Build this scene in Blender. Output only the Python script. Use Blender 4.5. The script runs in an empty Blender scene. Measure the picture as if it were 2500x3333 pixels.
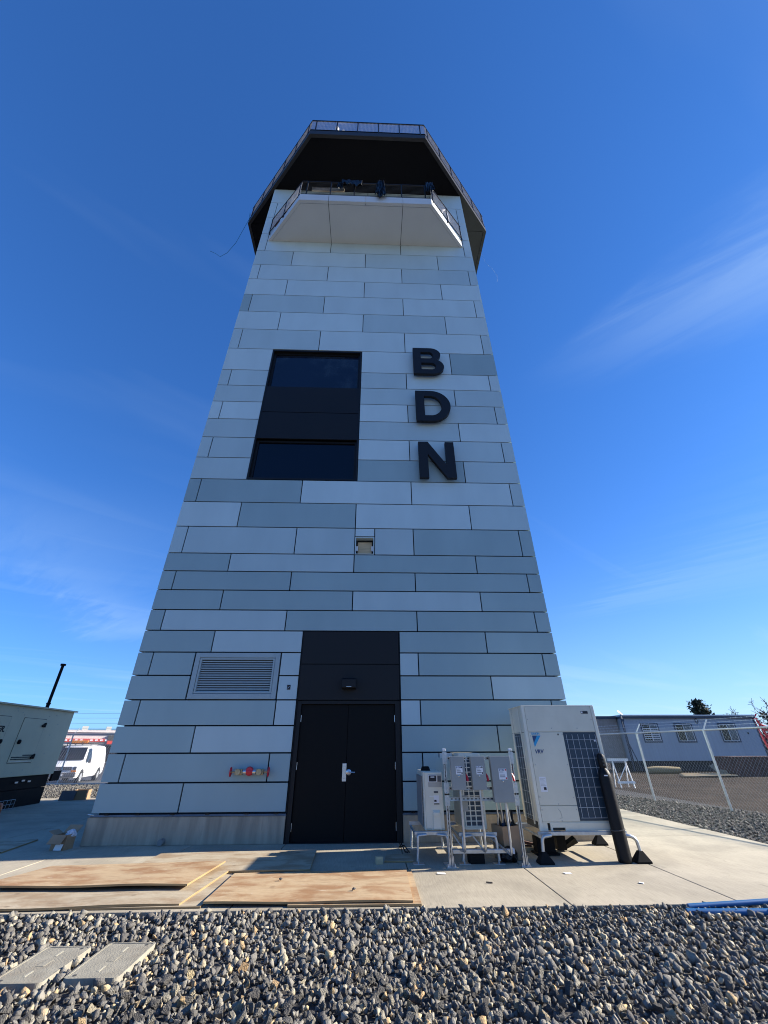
import bpy, bmesh, math, random
import numpy as np
from mathutils import Vector, Matrix, Euler, noise as mnoise

R = math.radians
random.seed(7)
SC = bpy.context.scene
COL = SC.collection

# ------------------------------------------------------------------ camera
cam_d = bpy.data.cameras.new('camera')
cam_o = bpy.data.objects.new('camera', cam_d)
COL.objects.link(cam_o)
SC.camera = cam_o
cam_d.sensor_fit = 'VERTICAL'
cam_d.sensor_height = 36.0
cam_d.sensor_width = 27.0
cam_d.lens = 36.0 * 1310.5 / 3333.0
cam_d.clip_start = 0.05
cam_d.clip_end = 5000.0
CAM = Vector((0.41749, -8.86126, 1.41126))
_p, _y, _r = 0.530758, -0.0337174, -0.00322849
_fw = Vector((-math.sin(_y) * math.cos(_p), math.cos(_y) * math.cos(_p), math.sin(_p)))
_rt = Vector((math.cos(_y), math.sin(_y), 0))
_up = _rt.cross(_fw)
_r2 = _rt * math.cos(_r) + _up * math.sin(_r)
_u2 = _up * math.cos(_r) - _rt * math.sin(_r)
M = Matrix((_r2, _u2, -_fw)).transposed().to_4x4()
M.translation = CAM
cam_o.matrix_world = M

# ------------------------------------------------------------------ sky and sun
SUN_EL, SUN_AZ = R(25.4), R(83.8)          # azimuth from +Y towards +X
world = bpy.data.worlds.new('World')
SC.world = world
world.use_nodes = True
wn, wl = world.node_tree.nodes, world.node_tree.links
sky = wn.new('ShaderNodeTexSky')
sky.sky_type = 'NISHITA'
sky.sun_disc = False
sky.sun_elevation = SUN_EL
sky.sun_rotation = SUN_AZ
sky.altitude = 900.0
sky.air_density = 1.0
sky.dust_density = 0.4
sky.ozone_density = 2.2
# thin cirrus streaks drawn over the whole sky, by direction
tc = wn.new('ShaderNodeTexCoord')
sep = wn.new('ShaderNodeSeparateXYZ'); wl.new(tc.outputs['Generated'], sep.inputs[0])
zc = wn.new('ShaderNodeMath'); zc.operation = 'MAXIMUM'; zc.inputs[1].default_value = 0.03
wl.new(sep.outputs['Z'], zc.inputs[0])
dx = wn.new('ShaderNodeMath'); dx.operation = 'DIVIDE'; wl.new(sep.outputs['X'], dx.inputs[0]); wl.new(zc.outputs[0], dx.inputs[1])
dy = wn.new('ShaderNodeMath'); dy.operation = 'DIVIDE'; wl.new(sep.outputs['Y'], dy.inputs[0]); wl.new(zc.outputs[0], dy.inputs[1])
cmb = wn.new('ShaderNodeCombineXYZ'); wl.new(dx.outputs[0], cmb.inputs[0]); wl.new(dy.outputs[0], cmb.inputs[1])
mp = wn.new('ShaderNodeMapping'); mp.vector_type = 'TEXTURE'
mp.inputs['Rotation'].default_value = (0, 0, R(38)); mp.inputs['Scale'].default_value = (2.6, 0.55, 1)
mp.inputs['Location'].default_value = (0.4, 0.3, 0)
wl.new(cmb.outputs[0], mp.inputs[0])
cn = wn.new('ShaderNodeTexNoise'); cn.inputs['Scale'].default_value = 0.55; cn.inputs['Detail'].default_value = 5
cn.inputs['Roughness'].default_value = 0.5; cn.inputs['Distortion'].default_value = 0.6
wl.new(mp.outputs[0], cn.inputs['Vector'])
cr = wn.new('ShaderNodeValToRGB')
cr.color_ramp.elements[0].position = 0.53; cr.color_ramp.elements[0].color = (0, 0, 0, 1)
cr.color_ramp.elements[1].position = 0.90; cr.color_ramp.elements[1].color = (0.22, 0.22, 0.22, 1)
wl.new(cn.outputs['Fac'], cr.inputs[0])
# grade of the sky as a camera renders it: compressed range, deeper blue
sc1 = wn.new('ShaderNodeVectorMath'); sc1.operation = 'SCALE'; sc1.inputs['Scale'].default_value = 0.2094
wl.new(sky.outputs[0], sc1.inputs[0])
gam = wn.new('ShaderNodeGamma'); gam.inputs['Gamma'].default_value = 0.78
wl.new(sc1.outputs[0], gam.inputs['Color'])
hsv = wn.new('ShaderNodeVectorMath'); hsv.operation = 'MULTIPLY'; hsv.inputs[1].default_value = (0.95, 2.44, 4.9)
wl.new(gam.outputs[0], hsv.inputs[0])
# one broad feathered cirrus band, high on the sunward side
def wm(op, a, b=None, c=None, clamp=False):
    n_ = wn.new('ShaderNodeMath'); n_.operation = op; n_.use_clamp = clamp
    for i_, q_ in enumerate((a, b, c)):
        if q_ is None: continue
        if isinstance(q_, (int, float)): n_.inputs[i_].default_value = q_
        else: wl.new(q_, n_.inputs[i_])
    return n_.outputs[0]
mrz = wn.new('ShaderNodeMapRange'); mrz.inputs['From Min'].default_value = 0.02; mrz.inputs['From Max'].default_value = 0.10; wl.new(sep.outputs['Z'], mrz.inputs['Value'])
cirr = cr.outputs[0]
bs_ = wn.new('ShaderNodeMapping'); bs_.inputs['Rotation'].default_value = (0, 0, R(42)); wl.new(cmb.outputs[0], bs_.inputs[0])
bs2 = wn.new('ShaderNodeMapping'); bs2.inputs['Scale'].default_value = (0.9, 4.5, 1); bs2.inputs['Location'].default_value = (2.3, 1.7, 0); wl.new(bs_.outputs[0], bs2.inputs[0])
bn = wn.new('ShaderNodeTexNoise'); bn.inputs['Scale'].default_value = 2.4; bn.inputs['Detail'].default_value = 5; bn.inputs['Roughness'].default_value = 0.6; bn.inputs['Distortion'].default_value = 0.5
wl.new(bs2.outputs[0], bn.inputs['Vector'])
# (centre u, v on the cloud layer, direction, width, x fade-in from/to, fade-out from/to, strength, fibre scale)
for (bu_, bv_, ang, wdt, x0_, x1_, x2_, x3_, amp, fs_) in ((0.88, 0.575, -40, 0.125, -0.55, 0.25, 0.9, 1.6, 0.30, 3.0), (-2.05, 2.8, -78, 0.35, -1.4, -0.2, 0.9, 1.6, 0.10, 1.0),
                                                          (-2.6, 4.15, -35, 0.30, -0.8, -0.1, 0.7, 1.5, 0.16, 1.0), (2.2, 2.7, -61, 0.42, -1.2, -0.1, 0.9, 2.0, 0.12, 1.0)):
    bm_ = wn.new('ShaderNodeMapping'); bm_.vector_type = 'TEXTURE'
    bm_.inputs['Location'].default_value = (bu_, bv_, 0); bm_.inputs['Rotation'].default_value = (0, 0, R(ang))
    wl.new(cmb.outputs[0], bm_.inputs[0])
    bsep = wn.new('ShaderNodeSeparateXYZ'); wl.new(bm_.outputs[0], bsep.inputs[0])
    yy_ = wm('ADD', bsep.outputs['Y'], wm('MULTIPLY', wm('SUBTRACT', bn.outputs['Fac'], 0.5), wdt * 2.0))
    wid = wm('MAXIMUM', wm('MULTIPLY_ADD', bsep.outputs['X'], wdt * 1.1, wdt), wdt * 0.4)
    gs = wm('EXPONENT', wm('MULTIPLY', wm('POWER', wm('ABSOLUTE', wm('DIVIDE', yy_, wid)), 2.0), -1.0))
    fx_ = None
    for (p0, p1, inv) in ((x0_, x1_, 0), (x2_, x3_, 1)):
        q = wn.new('ShaderNodeMapRange'); q.interpolation_type = 'SMOOTHSTEP'; q.inputs['From Min'].default_value = p0; q.inputs['From Max'].default_value = p1
        q.inputs['To Min'].default_value = inv; q.inputs['To Max'].default_value = 1 - inv; wl.new(bsep.outputs['X'], q.inputs['Value'])
        fx_ = q.outputs[0] if fx_ is None else wm('MULTIPLY', fx_, q.outputs[0])
    band = wm('MULTIPLY', wm('MULTIPLY', gs, fx_), wm('MULTIPLY', mrz.outputs[0], wm('MULTIPLY_ADD', bn.outputs['Fac'], amp * 1.0, amp * 0.22)))
    cirr = wm('ADD', cirr, band)
hz = wn.new('ShaderNodeMath'); hz.operation = 'MULTIPLY'; hz.inputs[1].default_value = -8.0; wl.new(sep.outputs['Z'], hz.inputs[0])
hz2 = wn.new('ShaderNodeMath'); hz2.operation = 'EXPONENT'; wl.new(hz.outputs[0], hz2.inputs[0])
hz3 = wn.new('ShaderNodeMath'); hz3.operation = 'MULTIPLY_ADD'; hz3.use_clamp = True; hz3.inputs[1].default_value = 0.95
wl.new(wm('MULTIPLY', hz2.outputs[0], wm('MULTIPLY_ADD', sep.outputs['X'], 0.55, 0.62, True)), hz3.inputs[0]); wl.new(cirr, hz3.inputs[2])
cmix = wn.new('ShaderNodeMix'); cmix.data_type = 'RGBA'
wl.new(hz3.outputs[0], cmix.inputs['Factor'])
wl.new(hsv.outputs[0], cmix.inputs['A'])
cmix.inputs['B'].default_value = (3.5, 4.6, 5.4, 1)
bg = wn['Background']
wl.new(cmix.outputs['Result'], bg.inputs[0])
bg.inputs[1].default_value = 0.088

sun_d = bpy.data.lights.new('sun', 'SUN')
sun_d.energy = 5.0
sun_d.angle = R(0.55)
sun_d.color = (1.0, 0.92, 0.80)
sun_o = bpy.data.objects.new('sun', sun_d)
COL.objects.link(sun_o)
_tosun = Vector((math.cos(SUN_EL) * math.sin(SUN_AZ), math.cos(SUN_EL) * math.cos(SUN_AZ), math.sin(SUN_EL)))
sun_o.rotation_euler = _tosun.to_track_quat('Z', 'Y').to_euler()
sun_o.location = _tosun * 60

vs = SC.view_settings
vs.view_transform = 'Standard'
vs.look = 'None'
vs.exposure = 1.25
vs.gamma = 1.0
vs.use_curve_mapping = False
SC.render.engine = 'CYCLES'
SC.cycles.max_bounces = 6
SC.cycles.diffuse_bounces = 3
SC.cycles.transparent_max_bounces = 8
SC.cycles.use_denoising = True
SC.cycles.pixel_filter_type = 'BLACKMAN_HARRIS'
SC.cycles.filter_width = 1.05

# ------------------------------------------------------------------ materials
MATS = {}
def mat(name, col, rough=0.55, metal=0.0, var=0.08, scale=6.0, bump=0.0, bscale=60.0, stretch=None,
        spec=0.5, col2=None, c2pos=(0.52, 0.62), c2scale=None, emit=None, objrand=0.0, detail=4.0):
    """Principled material: noise-varied colour, optional second colour in patches, optional fine bump."""
    if name in MATS:
        return MATS[name]
    m = bpy.data.materials.new(name)
    m.use_nodes = True
    n, l = m.node_tree.nodes, m.node_tree.links
    b = n['Principled BSDF']
    b.inputs['Metallic'].default_value = metal
    b.inputs['Specular IOR Level'].default_value = spec
    t = n.new('ShaderNodeTexCoord')
    vec = t.outputs['Object']
    if objrand >= 0:
        oi = n.new('ShaderNodeObjectInfo')
        ad = n.new('ShaderNodeVectorMath'); ad.operation = 'ADD'
        sc_ = n.new('ShaderNodeVectorMath'); sc_.operation = 'SCALE'; sc_.inputs['Scale'].default_value = 1.0
        cx = n.new('ShaderNodeCombineXYZ')
        mu = n.new('ShaderNodeMath'); mu.operation = 'MULTIPLY'; mu.inputs[1].default_value = 37.0
        l.new(oi.outputs['Random'], mu.inputs[0]); l.new(mu.outputs[0], cx.inputs[0]); l.new(mu.outputs[0], cx.inputs[1])
        l.new(vec, ad.inputs[0]); l.new(cx.outputs[0], ad.inputs[1])
        vec = ad.outputs[0]
    if stretch:
        mp_ = n.new('ShaderNodeMapping'); mp_.inputs['Scale'].default_value = stretch
        l.new(vec, mp_.inputs[0]); vec = mp_.outputs[0]
    no = n.new('ShaderNodeTexNoise'); no.inputs['Scale'].default_value = scale; no.inputs['Detail'].default_value = detail
    l.new(vec, no.inputs['Vector'])
    ra = n.new('ShaderNodeValToRGB')
    c = Vector(col[:3])
    lo, hi = c * (1 - var * 2), c * (1 + var * 2)
    ra.color_ramp.elements[0].position = 0.25; ra.color_ramp.elements[0].color = (*[max(0, x) for x in lo], 1)
    ra.color_ramp.elements[1].position = 0.75; ra.color_ramp.elements[1].color = (*[min(1, x) for x in hi], 1)
    l.new(no.outputs['Fac'], ra.inputs[0])
    out = ra.outputs[0]
    if col2 is not None:
        n2 = n.new('ShaderNodeTexNoise'); n2.inputs['Scale'].default_value = c2scale or scale * 0.4; n2.inputs['Detail'].default_value = 6
        n2.inputs['Roughness'].default_value = 0.65
        l.new(vec, n2.inputs['Vector'])
        r2 = n.new('ShaderNodeValToRGB')
        r2.color_ramp.elements[0].position = c2pos[0]; r2.color_ramp.elements[1].position = c2pos[1]
        l.new(n2.outputs['Fac'], r2.inputs[0])
        mx = n.new('ShaderNodeMix'); mx.data_type = 'RGBA'
        l.new(r2.outputs[0], mx.inputs['Factor']); l.new(out, mx.inputs['A']); mx.inputs['B'].default_value = (*col2, 1)
        out = mx.outputs['Result']
    if objrand > 0:
        mr = n.new('ShaderNodeMapRange'); mr.inputs['To Min'].default_value = 1 - objrand; mr.inputs['To Max'].default_value = 1 + objrand
        l.new(oi.outputs['Random'], mr.inputs['Value'])
        vm = n.new('ShaderNodeVectorMath'); vm.operation = 'SCALE'
        l.new(out, vm.inputs[0]); l.new(mr.outputs[0], vm.inputs['Scale'])
        out = vm.outputs[0]
    l.new(out, b.inputs['Base Color'])
    rr = n.new('ShaderNodeMapRange'); rr.inputs['To Min'].default_value = max(0.02, rough - 0.06); rr.inputs['To Max'].default_value = min(1, rough + 0.06)
    l.new(no.outputs['Fac'], rr.inputs['Value']); l.new(rr.outputs[0], b.inputs['Roughness'])
    if bump > 0:
        n3 = n.new('ShaderNodeTexNoise'); n3.inputs['Scale'].default_value = bscale; n3.inputs['Detail'].default_value = 5
        l.new(vec, n3.inputs['Vector'])
        bu = n.new('ShaderNodeBump'); bu.inputs['Strength'].default_value = bump; bu.inputs['Distance'].default_value = 0.02
        l.new(n3.outputs['Fac'], bu.inputs['Height']); l.new(bu.outputs[0], b.inputs['Normal'])
    if emit:
        b.inputs['Emission Color'].default_value = (*emit, 1); b.inputs['Emission Strength'].default_value = 1.0
    MATS[name] = m
    return m

def panel_mat(name, col):
    return mat(name, col, rough=0.42, metal=0.0, var=0.03, scale=1.6, bump=0.05, bscale=1.6, spec=0.5, objrand=0.04, stretch=(1.0, 1.0, 0.35), detail=8)

PAN = {'L': panel_mat('panel_light', (0.475, 0.605, 0.63)),
       'M': panel_mat('panel_mid', (0.41, 0.535, 0.56)),
       'K': panel_mat('panel_light_low', (0.405, 0.525, 0.55)),
       'D': panel_mat('panel_dark', (0.28, 0.39, 0.41))}
BALC = mat('balcony_panel', (0.60, 0.625, 0.615), rough=0.5, metal=0.1, var=0.02, scale=1.0)
CORE = mat('wall_membrane', (0.010, 0.020, 0.034), rough=0.85, var=0.1)
BLACKP = mat('black_panel', (0.011, 0.0115, 0.013), rough=0.5, spec=0.25, var=0.05, scale=1.5)
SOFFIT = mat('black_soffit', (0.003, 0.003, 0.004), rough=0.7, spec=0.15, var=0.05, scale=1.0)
BLKMET = mat('black_metal', (0.007, 0.0075, 0.009), rough=0.5, spec=0.3, var=0.06)
DOORP = mat('door_paint', (0.0045, 0.0045, 0.005), rough=0.5, spec=0.14, var=0.05, scale=2.0, bump=0.02, bscale=9)
LETTER = mat('letter_face', (0.009, 0.010, 0.013), rough=0.55, spec=0.3, var=0.05)
CONC = mat('plinth_concrete', (0.37, 0.315, 0.235), rough=0.85, var=0.12, scale=3.0, stretch=(2.5, 2.5, 0.35), bump=0.25, bscale=40, col2=(0.25, 0.215, 0.165), c2pos=(0.50, 0.72), c2scale=2.2)
def slab_mat():
    """Broom-finished concrete: fine lines across the bay, cloudy tone, dark stains and specks."""
    m = bpy.data.materials.new('slab_concrete'); m.use_nodes = True; n, l = m.node_tree.nodes, m.node_tree.links; b = n['Principled BSDF']
    t = n.new('ShaderNodeTexCoord'); oi = n.new('ShaderNodeObjectInfo')
    def noise(scale, stretch, detail=8, rough=.6, dist=0.0):
        mp_ = n.new('ShaderNodeMapping'); mp_.inputs['Scale'].default_value = stretch; l.new(t.outputs['Object'], mp_.inputs[0])
        x = n.new('ShaderNodeTexNoise'); x.inputs['Scale'].default_value = scale; x.inputs['Detail'].default_value = detail; x.inputs['Roughness'].default_value = rough; x.inputs['Distortion'].default_value = dist
        l.new(mp_.outputs[0], x.inputs['Vector']); return x.outputs['Fac']
    def rng(v, f0, f1, t0, t1):
        r = n.new('ShaderNodeMapRange'); r.interpolation_type = 'SMOOTHSTEP'; r.inputs['From Min'].default_value = f0; r.inputs['From Max'].default_value = f1; r.inputs['To Min'].default_value = t0; r.inputs['To Max'].default_value = t1; l.new(v, r.inputs['Value']); return r.outputs[0]
    def mul(a_, c_):
        x = n.new('ShaderNodeMath'); x.operation = 'MULTIPLY'; l.new(a_, x.inputs[0]); l.new(c_, x.inputs[1]); return x.outputs[0]
    broom = noise(9, (7.0, 0.55, 1), 6, .55, .3)
    f = mul(rng(noise(.8, (1, 1, 1), 8, .6, .5), .3, .7, .80, 1.12), rng(broom, .3, .7, .90, 1.08))
    f = mul(f, rng(noise(2.6, (1, 1, 1), 10, .7, .6), .58, .72, 1.0, .74))
    f = mul(f, rng(noise(34, (1, 1, 1), 3, .5), .66, .74, 1.0, .70))
    r = n.new('ShaderNodeMapRange'); r.inputs['To Min'].default_value = .93; r.inputs['To Max'].default_value = 1.06; l.new(oi.outputs['Random'], r.inputs['Value'])
    f = mul(f, r.outputs[0])
    vm = n.new('ShaderNodeVectorMath'); vm.operation = 'SCALE'; vm.inputs[0].default_value = (0.39, 0.34, 0.25); l.new(f, vm.inputs['Scale']); l.new(vm.outputs[0], b.inputs['Base Color'])
    b.inputs['Roughness'].default_value = .9
    bu = n.new('ShaderNodeBump'); bu.inputs['Strength'].default_value = .35; bu.inputs['Distance'].default_value = .004; l.new(broom, bu.inputs['Height']); l.new(bu.outputs[0], b.inputs['Normal'])
    return m
SLAB = slab_mat()
GALV = mat('galvanised_steel', (0.48, 0.50, 0.51), rough=0.38, metal=0.75, var=0.08, scale=14)
STRUT = mat('strut_steel', (0.55, 0.56, 0.56), rough=0.35, metal=0.8, var=0.12, scale=20)
ALUM = mat('louvre_aluminium', (0.30, 0.385, 0.41), rough=0.45, metal=0.0, var=0.03, scale=3)
CREAM = mat('unit_ivory', (0.64, 0.615, 0.50), rough=0.5, var=0.03, scale=3, col2=(0.59, 0.565, 0.455), c2pos=(0.55, 0.75), c2scale=2)
CREAM2 = mat('unit_ivory_trim', (0.69, 0.665, 0.55), rough=0.5, var=0.03, scale=3)
GREYBOX = mat('switch_grey', (0.42, 0.42, 0.385), rough=0.42, var=0.03, scale=5)
SWITCH = mat('switch_enclosure', (0.27, 0.285, 0.275), rough=0.42, var=0.03, scale=5)
COIL = mat('coil_dark', (0.018, 0.040, 0.066), rough=0.4, var=0.2, scale=40, stretch=(1, 1, 8))
GRID = mat('coil_wire', (0.42, 0.45, 0.47), rough=0.45, var=0.04)
RUBBER = mat('black_rubber', (0.006, 0.006, 0.006), rough=0.7, spec=0.2, var=0.1)
WHITE = mat('white_sticker', (0.75, 0.75, 0.76), rough=0.5, var=0.02)
INK = mat('black_ink', (0.02, 0.02, 0.025), rough=0.6, var=0.02)
BLUEINK = mat('dark_blue_ink', (0.02, 0.06, 0.16), rough=0.5, var=0.02)
CYAN = mat('cyan_ink', (0.02, 0.32, 0.58), rough=0.5, var=0.02)
RED = mat('red_paint', (0.55, 0.015, 0.03), rough=0.35, var=0.06)
BRASS = mat('brass', (0.40, 0.32, 0.20), rough=0.35, metal=0.8, var=0.1, scale=20)
STEEL = mat('satin_steel', (0.62, 0.62, 0.63), rough=0.28, metal=0.9, var=0.05)
CYLB = mat('cylinder_black', (0.006, 0.006, 0.007), rough=0.5, spec=0.25, var=0.2, scale=9, bump=0.15, bscale=50)
CARD = mat('cardboard', (0.34, 0.215, 0.12), rough=0.8, var=0.07, scale=5)
def wood_mat(name, base, stain, pale, seed):
    """Weathered plywood: stained blotches, fine grain along the sheet, knots and pale scuffs."""
    m = bpy.data.materials.new(name); m.use_nodes = True; n, l = m.node_tree.nodes, m.node_tree.links; b = n['Principled BSDF']
    t = n.new('ShaderNodeTexCoord'); oi = n.new('ShaderNodeObjectInfo'); ad = n.new('ShaderNodeVectorMath'); ad.operation = 'ADD'
    sc_ = n.new('ShaderNodeVectorMath'); sc_.operation = 'SCALE'; sc_.inputs[0].default_value = (31, 17, 0); l.new(oi.outputs['Random'], sc_.inputs['Scale'])
    l.new(t.outputs['Object'], ad.inputs[0]); l.new(sc_.outputs[0], ad.inputs[1])
    def noise(scale, stretch, detail=8, rough=.6, dist=0.0):
        mp_ = n.new('ShaderNodeMapping'); mp_.inputs['Scale'].default_value = stretch; l.new(ad.outputs[0], mp_.inputs[0])
        x = n.new('ShaderNodeTexNoise'); x.inputs['Scale'].default_value = scale; x.inputs['Detail'].default_value = detail; x.inputs['Roughness'].default_value = rough; x.inputs['Distortion'].default_value = dist
        l.new(mp_.outputs[0], x.inputs['Vector']); return x.outputs['Fac']
    def ramp(v, p0, p1):
        r = n.new('ShaderNodeMapRange'); r.interpolation_type = 'SMOOTHSTEP'; r.inputs['From Min'].default_value = p0; r.inputs['From Max'].default_value = p1; l.new(v, r.inputs['Value']); return r.outputs[0]
    def mixc(f, a_, c_, k=1.0):
        x = n.new('ShaderNodeMix'); x.data_type = 'RGBA'
        if k != 1.0:
            mu = n.new('ShaderNodeMath'); mu.operation = 'MULTIPLY'; mu.inputs[1].default_value = k; l.new(f, mu.inputs[0]); f = mu.outputs[0]
        l.new(f, x.inputs['Factor'])
        if isinstance(a_, tuple): x.inputs['A'].default_value = (*a_, 1)
        else: l.new(a_, x.inputs['A'])
        x.inputs['B'].default_value = (*c_, 1); return x.outputs['Result']
    c = mixc(ramp(noise(1.9, (1, 1.8, 1), 9, .62, .4), .40, .64), base, stain)
    c = mixc(ramp(noise(3.2, (1, 14, 1), 9, .6, .8), .50, .74), c, tuple(x * .62 for x in stain), .75)
    c = mixc(ramp(noise(5.5, (1, 2.2, 1), 9, .7), .58, .72), c, pale, .8)
    vo = n.new('ShaderNodeTexVoronoi'); vo.inputs['Scale'].default_value = 2.3; mv = n.new('ShaderNodeMapping'); mv.inputs['Scale'].default_value = (1, 1.6, 1); l.new(ad.outputs[0], mv.inputs[0]); l.new(mv.outputs[0], vo.inputs['Vector'])
    kn = n.new('ShaderNodeMapRange'); kn.inputs['From Min'].default_value = .10; kn.inputs['From Max'].default_value = .05; l.new(vo.outputs['Distance'], kn.inputs['Value'])
    c = mixc(kn.outputs[0], c, tuple(x * .4 for x in stain), .7)
    g_ = noise(26, (1, 7, 1), 5)
    vm = n.new('ShaderNodeVectorMath'); vm.operation = 'SCALE'; mr = n.new('ShaderNodeMapRange'); mr.inputs['To Min'].default_value = .72; mr.inputs['To Max'].default_value = 1.28; l.new(g_, mr.inputs['Value'])
    l.new(c, vm.inputs[0]); l.new(mr.outputs[0], vm.inputs['Scale']); l.new(vm.outputs[0], b.inputs['Base Color']); b.inputs['Roughness'].default_value = .82
    bu = n.new('ShaderNodeBump'); bu.inputs['Strength'].default_value = .25; bu.inputs['Distance'].default_value = .004; l.new(g_, bu.inputs['Height']); l.new(bu.outputs[0], b.inputs['Normal'])
    return m
PLY = wood_mat('plywood_face', (0.46, 0.335, 0.195), (0.31, 0.17, 0.078), (0.56, 0.46, 0.33), 1)
PLYG = wood_mat('plywood_weathered', (0.43, 0.36, 0.25), (0.30, 0.215, 0.13), (0.50, 0.44, 0.35), 2)
PLYE = mat('plywood_edge', (0.33, 0.22, 0.10), rough=0.8, var=0.2, scale=3, stretch=(1, 1, 60))
LUMBER = mat('pine_lumber', (0.56, 0.42, 0.24), rough=0.7, var=0.1, scale=3, stretch=(1, 8, 8))
TARP = mat('black_plastic', (0.004, 0.004, 0.005), rough=0.35, spec=0.3, var=0.2, scale=8, bump=0.3, bscale=14)
VAULT = mat('polymer_concrete', (0.28, 0.26, 0.205), rough=0.85, var=0.07, scale=9, bump=0.35, bscale=70, col2=(0.23, 0.20, 0.15), c2pos=(0.5, 0.7), c2scale=4)
BLUEP = mat('blue_pipe_plastic', (0.012, 0.115, 0.29), rough=0.4, var=0.06, scale=4)
GENB = mat('generator_beige', (0.66, 0.58, 0.385), rough=0.5, var=0.03, scale=2)
GENK = mat('generator_black', (0.004, 0.004, 0.005), rough=0.6, spec=0.15, var=0.1)
ORANGE = mat('orange_plastic', (0.55, 0.11, 0.02), rough=0.5, var=0.06)
TRAIL = mat('trailer_siding', (0.36, 0.41, 0.475), rough=0.6, var=0.04, scale=1.0, stretch=(8, 8, 0.3))
TRIMB = mat('trailer_trim', (0.055, 0.07, 0.10), rough=0.6, var=0.06)
ROOFW = mat('trailer_roof', (0.62, 0.62, 0.60), rough=0.6, var=0.05)
SKIRT = mat('trailer_skirt', (0.03, 0.03, 0.035), rough=0.8, var=0.1)
VANW = mat('van_white', (0.80, 0.80, 0.80), rough=0.3, var=0.01)
TYRE = mat('tyre_rubber', (0.015, 0.015, 0.015), rough=0.8, var=0.1)
RIM = mat('wheel_rim', (0.6, 0.6, 0.6), rough=0.4, metal=0.6, var=0.05)
BUMP = mat('bumper_grey', (0.10, 0.10, 0.11), rough=0.5, var=0.05)
AMBER = mat('amber_lens', (0.75, 0.24, 0.02), rough=0.25, var=0.05)
BARK = mat('bark', (0.10, 0.075, 0.055), rough=0.9, var=0.2, scale=6)
LEAF = mat('evergreen_leaf', (0.030, 0.042, 0.022), rough=0.8, var=0.25, scale=2.5)
STRAW = mat('straw', (0.30, 0.23, 0.12), rough=0.9, var=0.15, scale=20, stretch=(1, 8, 8))
BRICKW = mat('far_wall_white', (0.62, 0.60, 0.58), rough=0.8, var=0.04)
FARRED = mat('sign_band_red', (0.60, 0.06, 0.04), rough=0.5, var=0.05)
FARDK = mat('far_dark', (0.06, 0.06, 0.06), rough=0.8, var=0.1)
WOODK = mat('dark_red_wood', (0.10, 0.05, 0.04), rough=0.8, var=0.2, scale=4)
WIREB = mat('blue_wire', (0.03, 0.16, 0.24), rough=0.5, var=0.05)
FWIRE = mat('fence_wire', (0.42, 0.43, 0.44), rough=0.5, metal=0.3, var=0.05)
MESHW = mat('railing_mesh_wire', (0.55, 0.56, 0.60), rough=0.5, metal=0.0, var=0.05)
PAPER = mat('paper', (0.78, 0.77, 0.74), rough=0.7, var=0.03)

def glass_mat(name, tint, rough=0.03):
    if name in MATS: return MATS[name]
    m = mat(name, tint, rough=rough, var=0.15, scale=0.8, spec=0.4)
    return m
GLASS = glass_mat('window_glass', (0.001, 0.002, 0.008))
GLASS2 = glass_mat('dusty_glass', (0.02, 0.035, 0.055))
GLASSF = glass_mat('far_glass', (0.10, 0.12, 0.14), 0.1)
VANG = glass_mat('van_glass', (0.008, 0.01, 0.014))

# dusty film on the upper pane: patches with a shape of their own
mm = mat('upper_glass', (0.004, 0.008, 0.022), rough=0.05, var=0.1, scale=0.8, spec=0.55, col2=(0.022, 0.036, 0.054), c2pos=(0.50, 0.62), c2scale=0.55)

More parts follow.
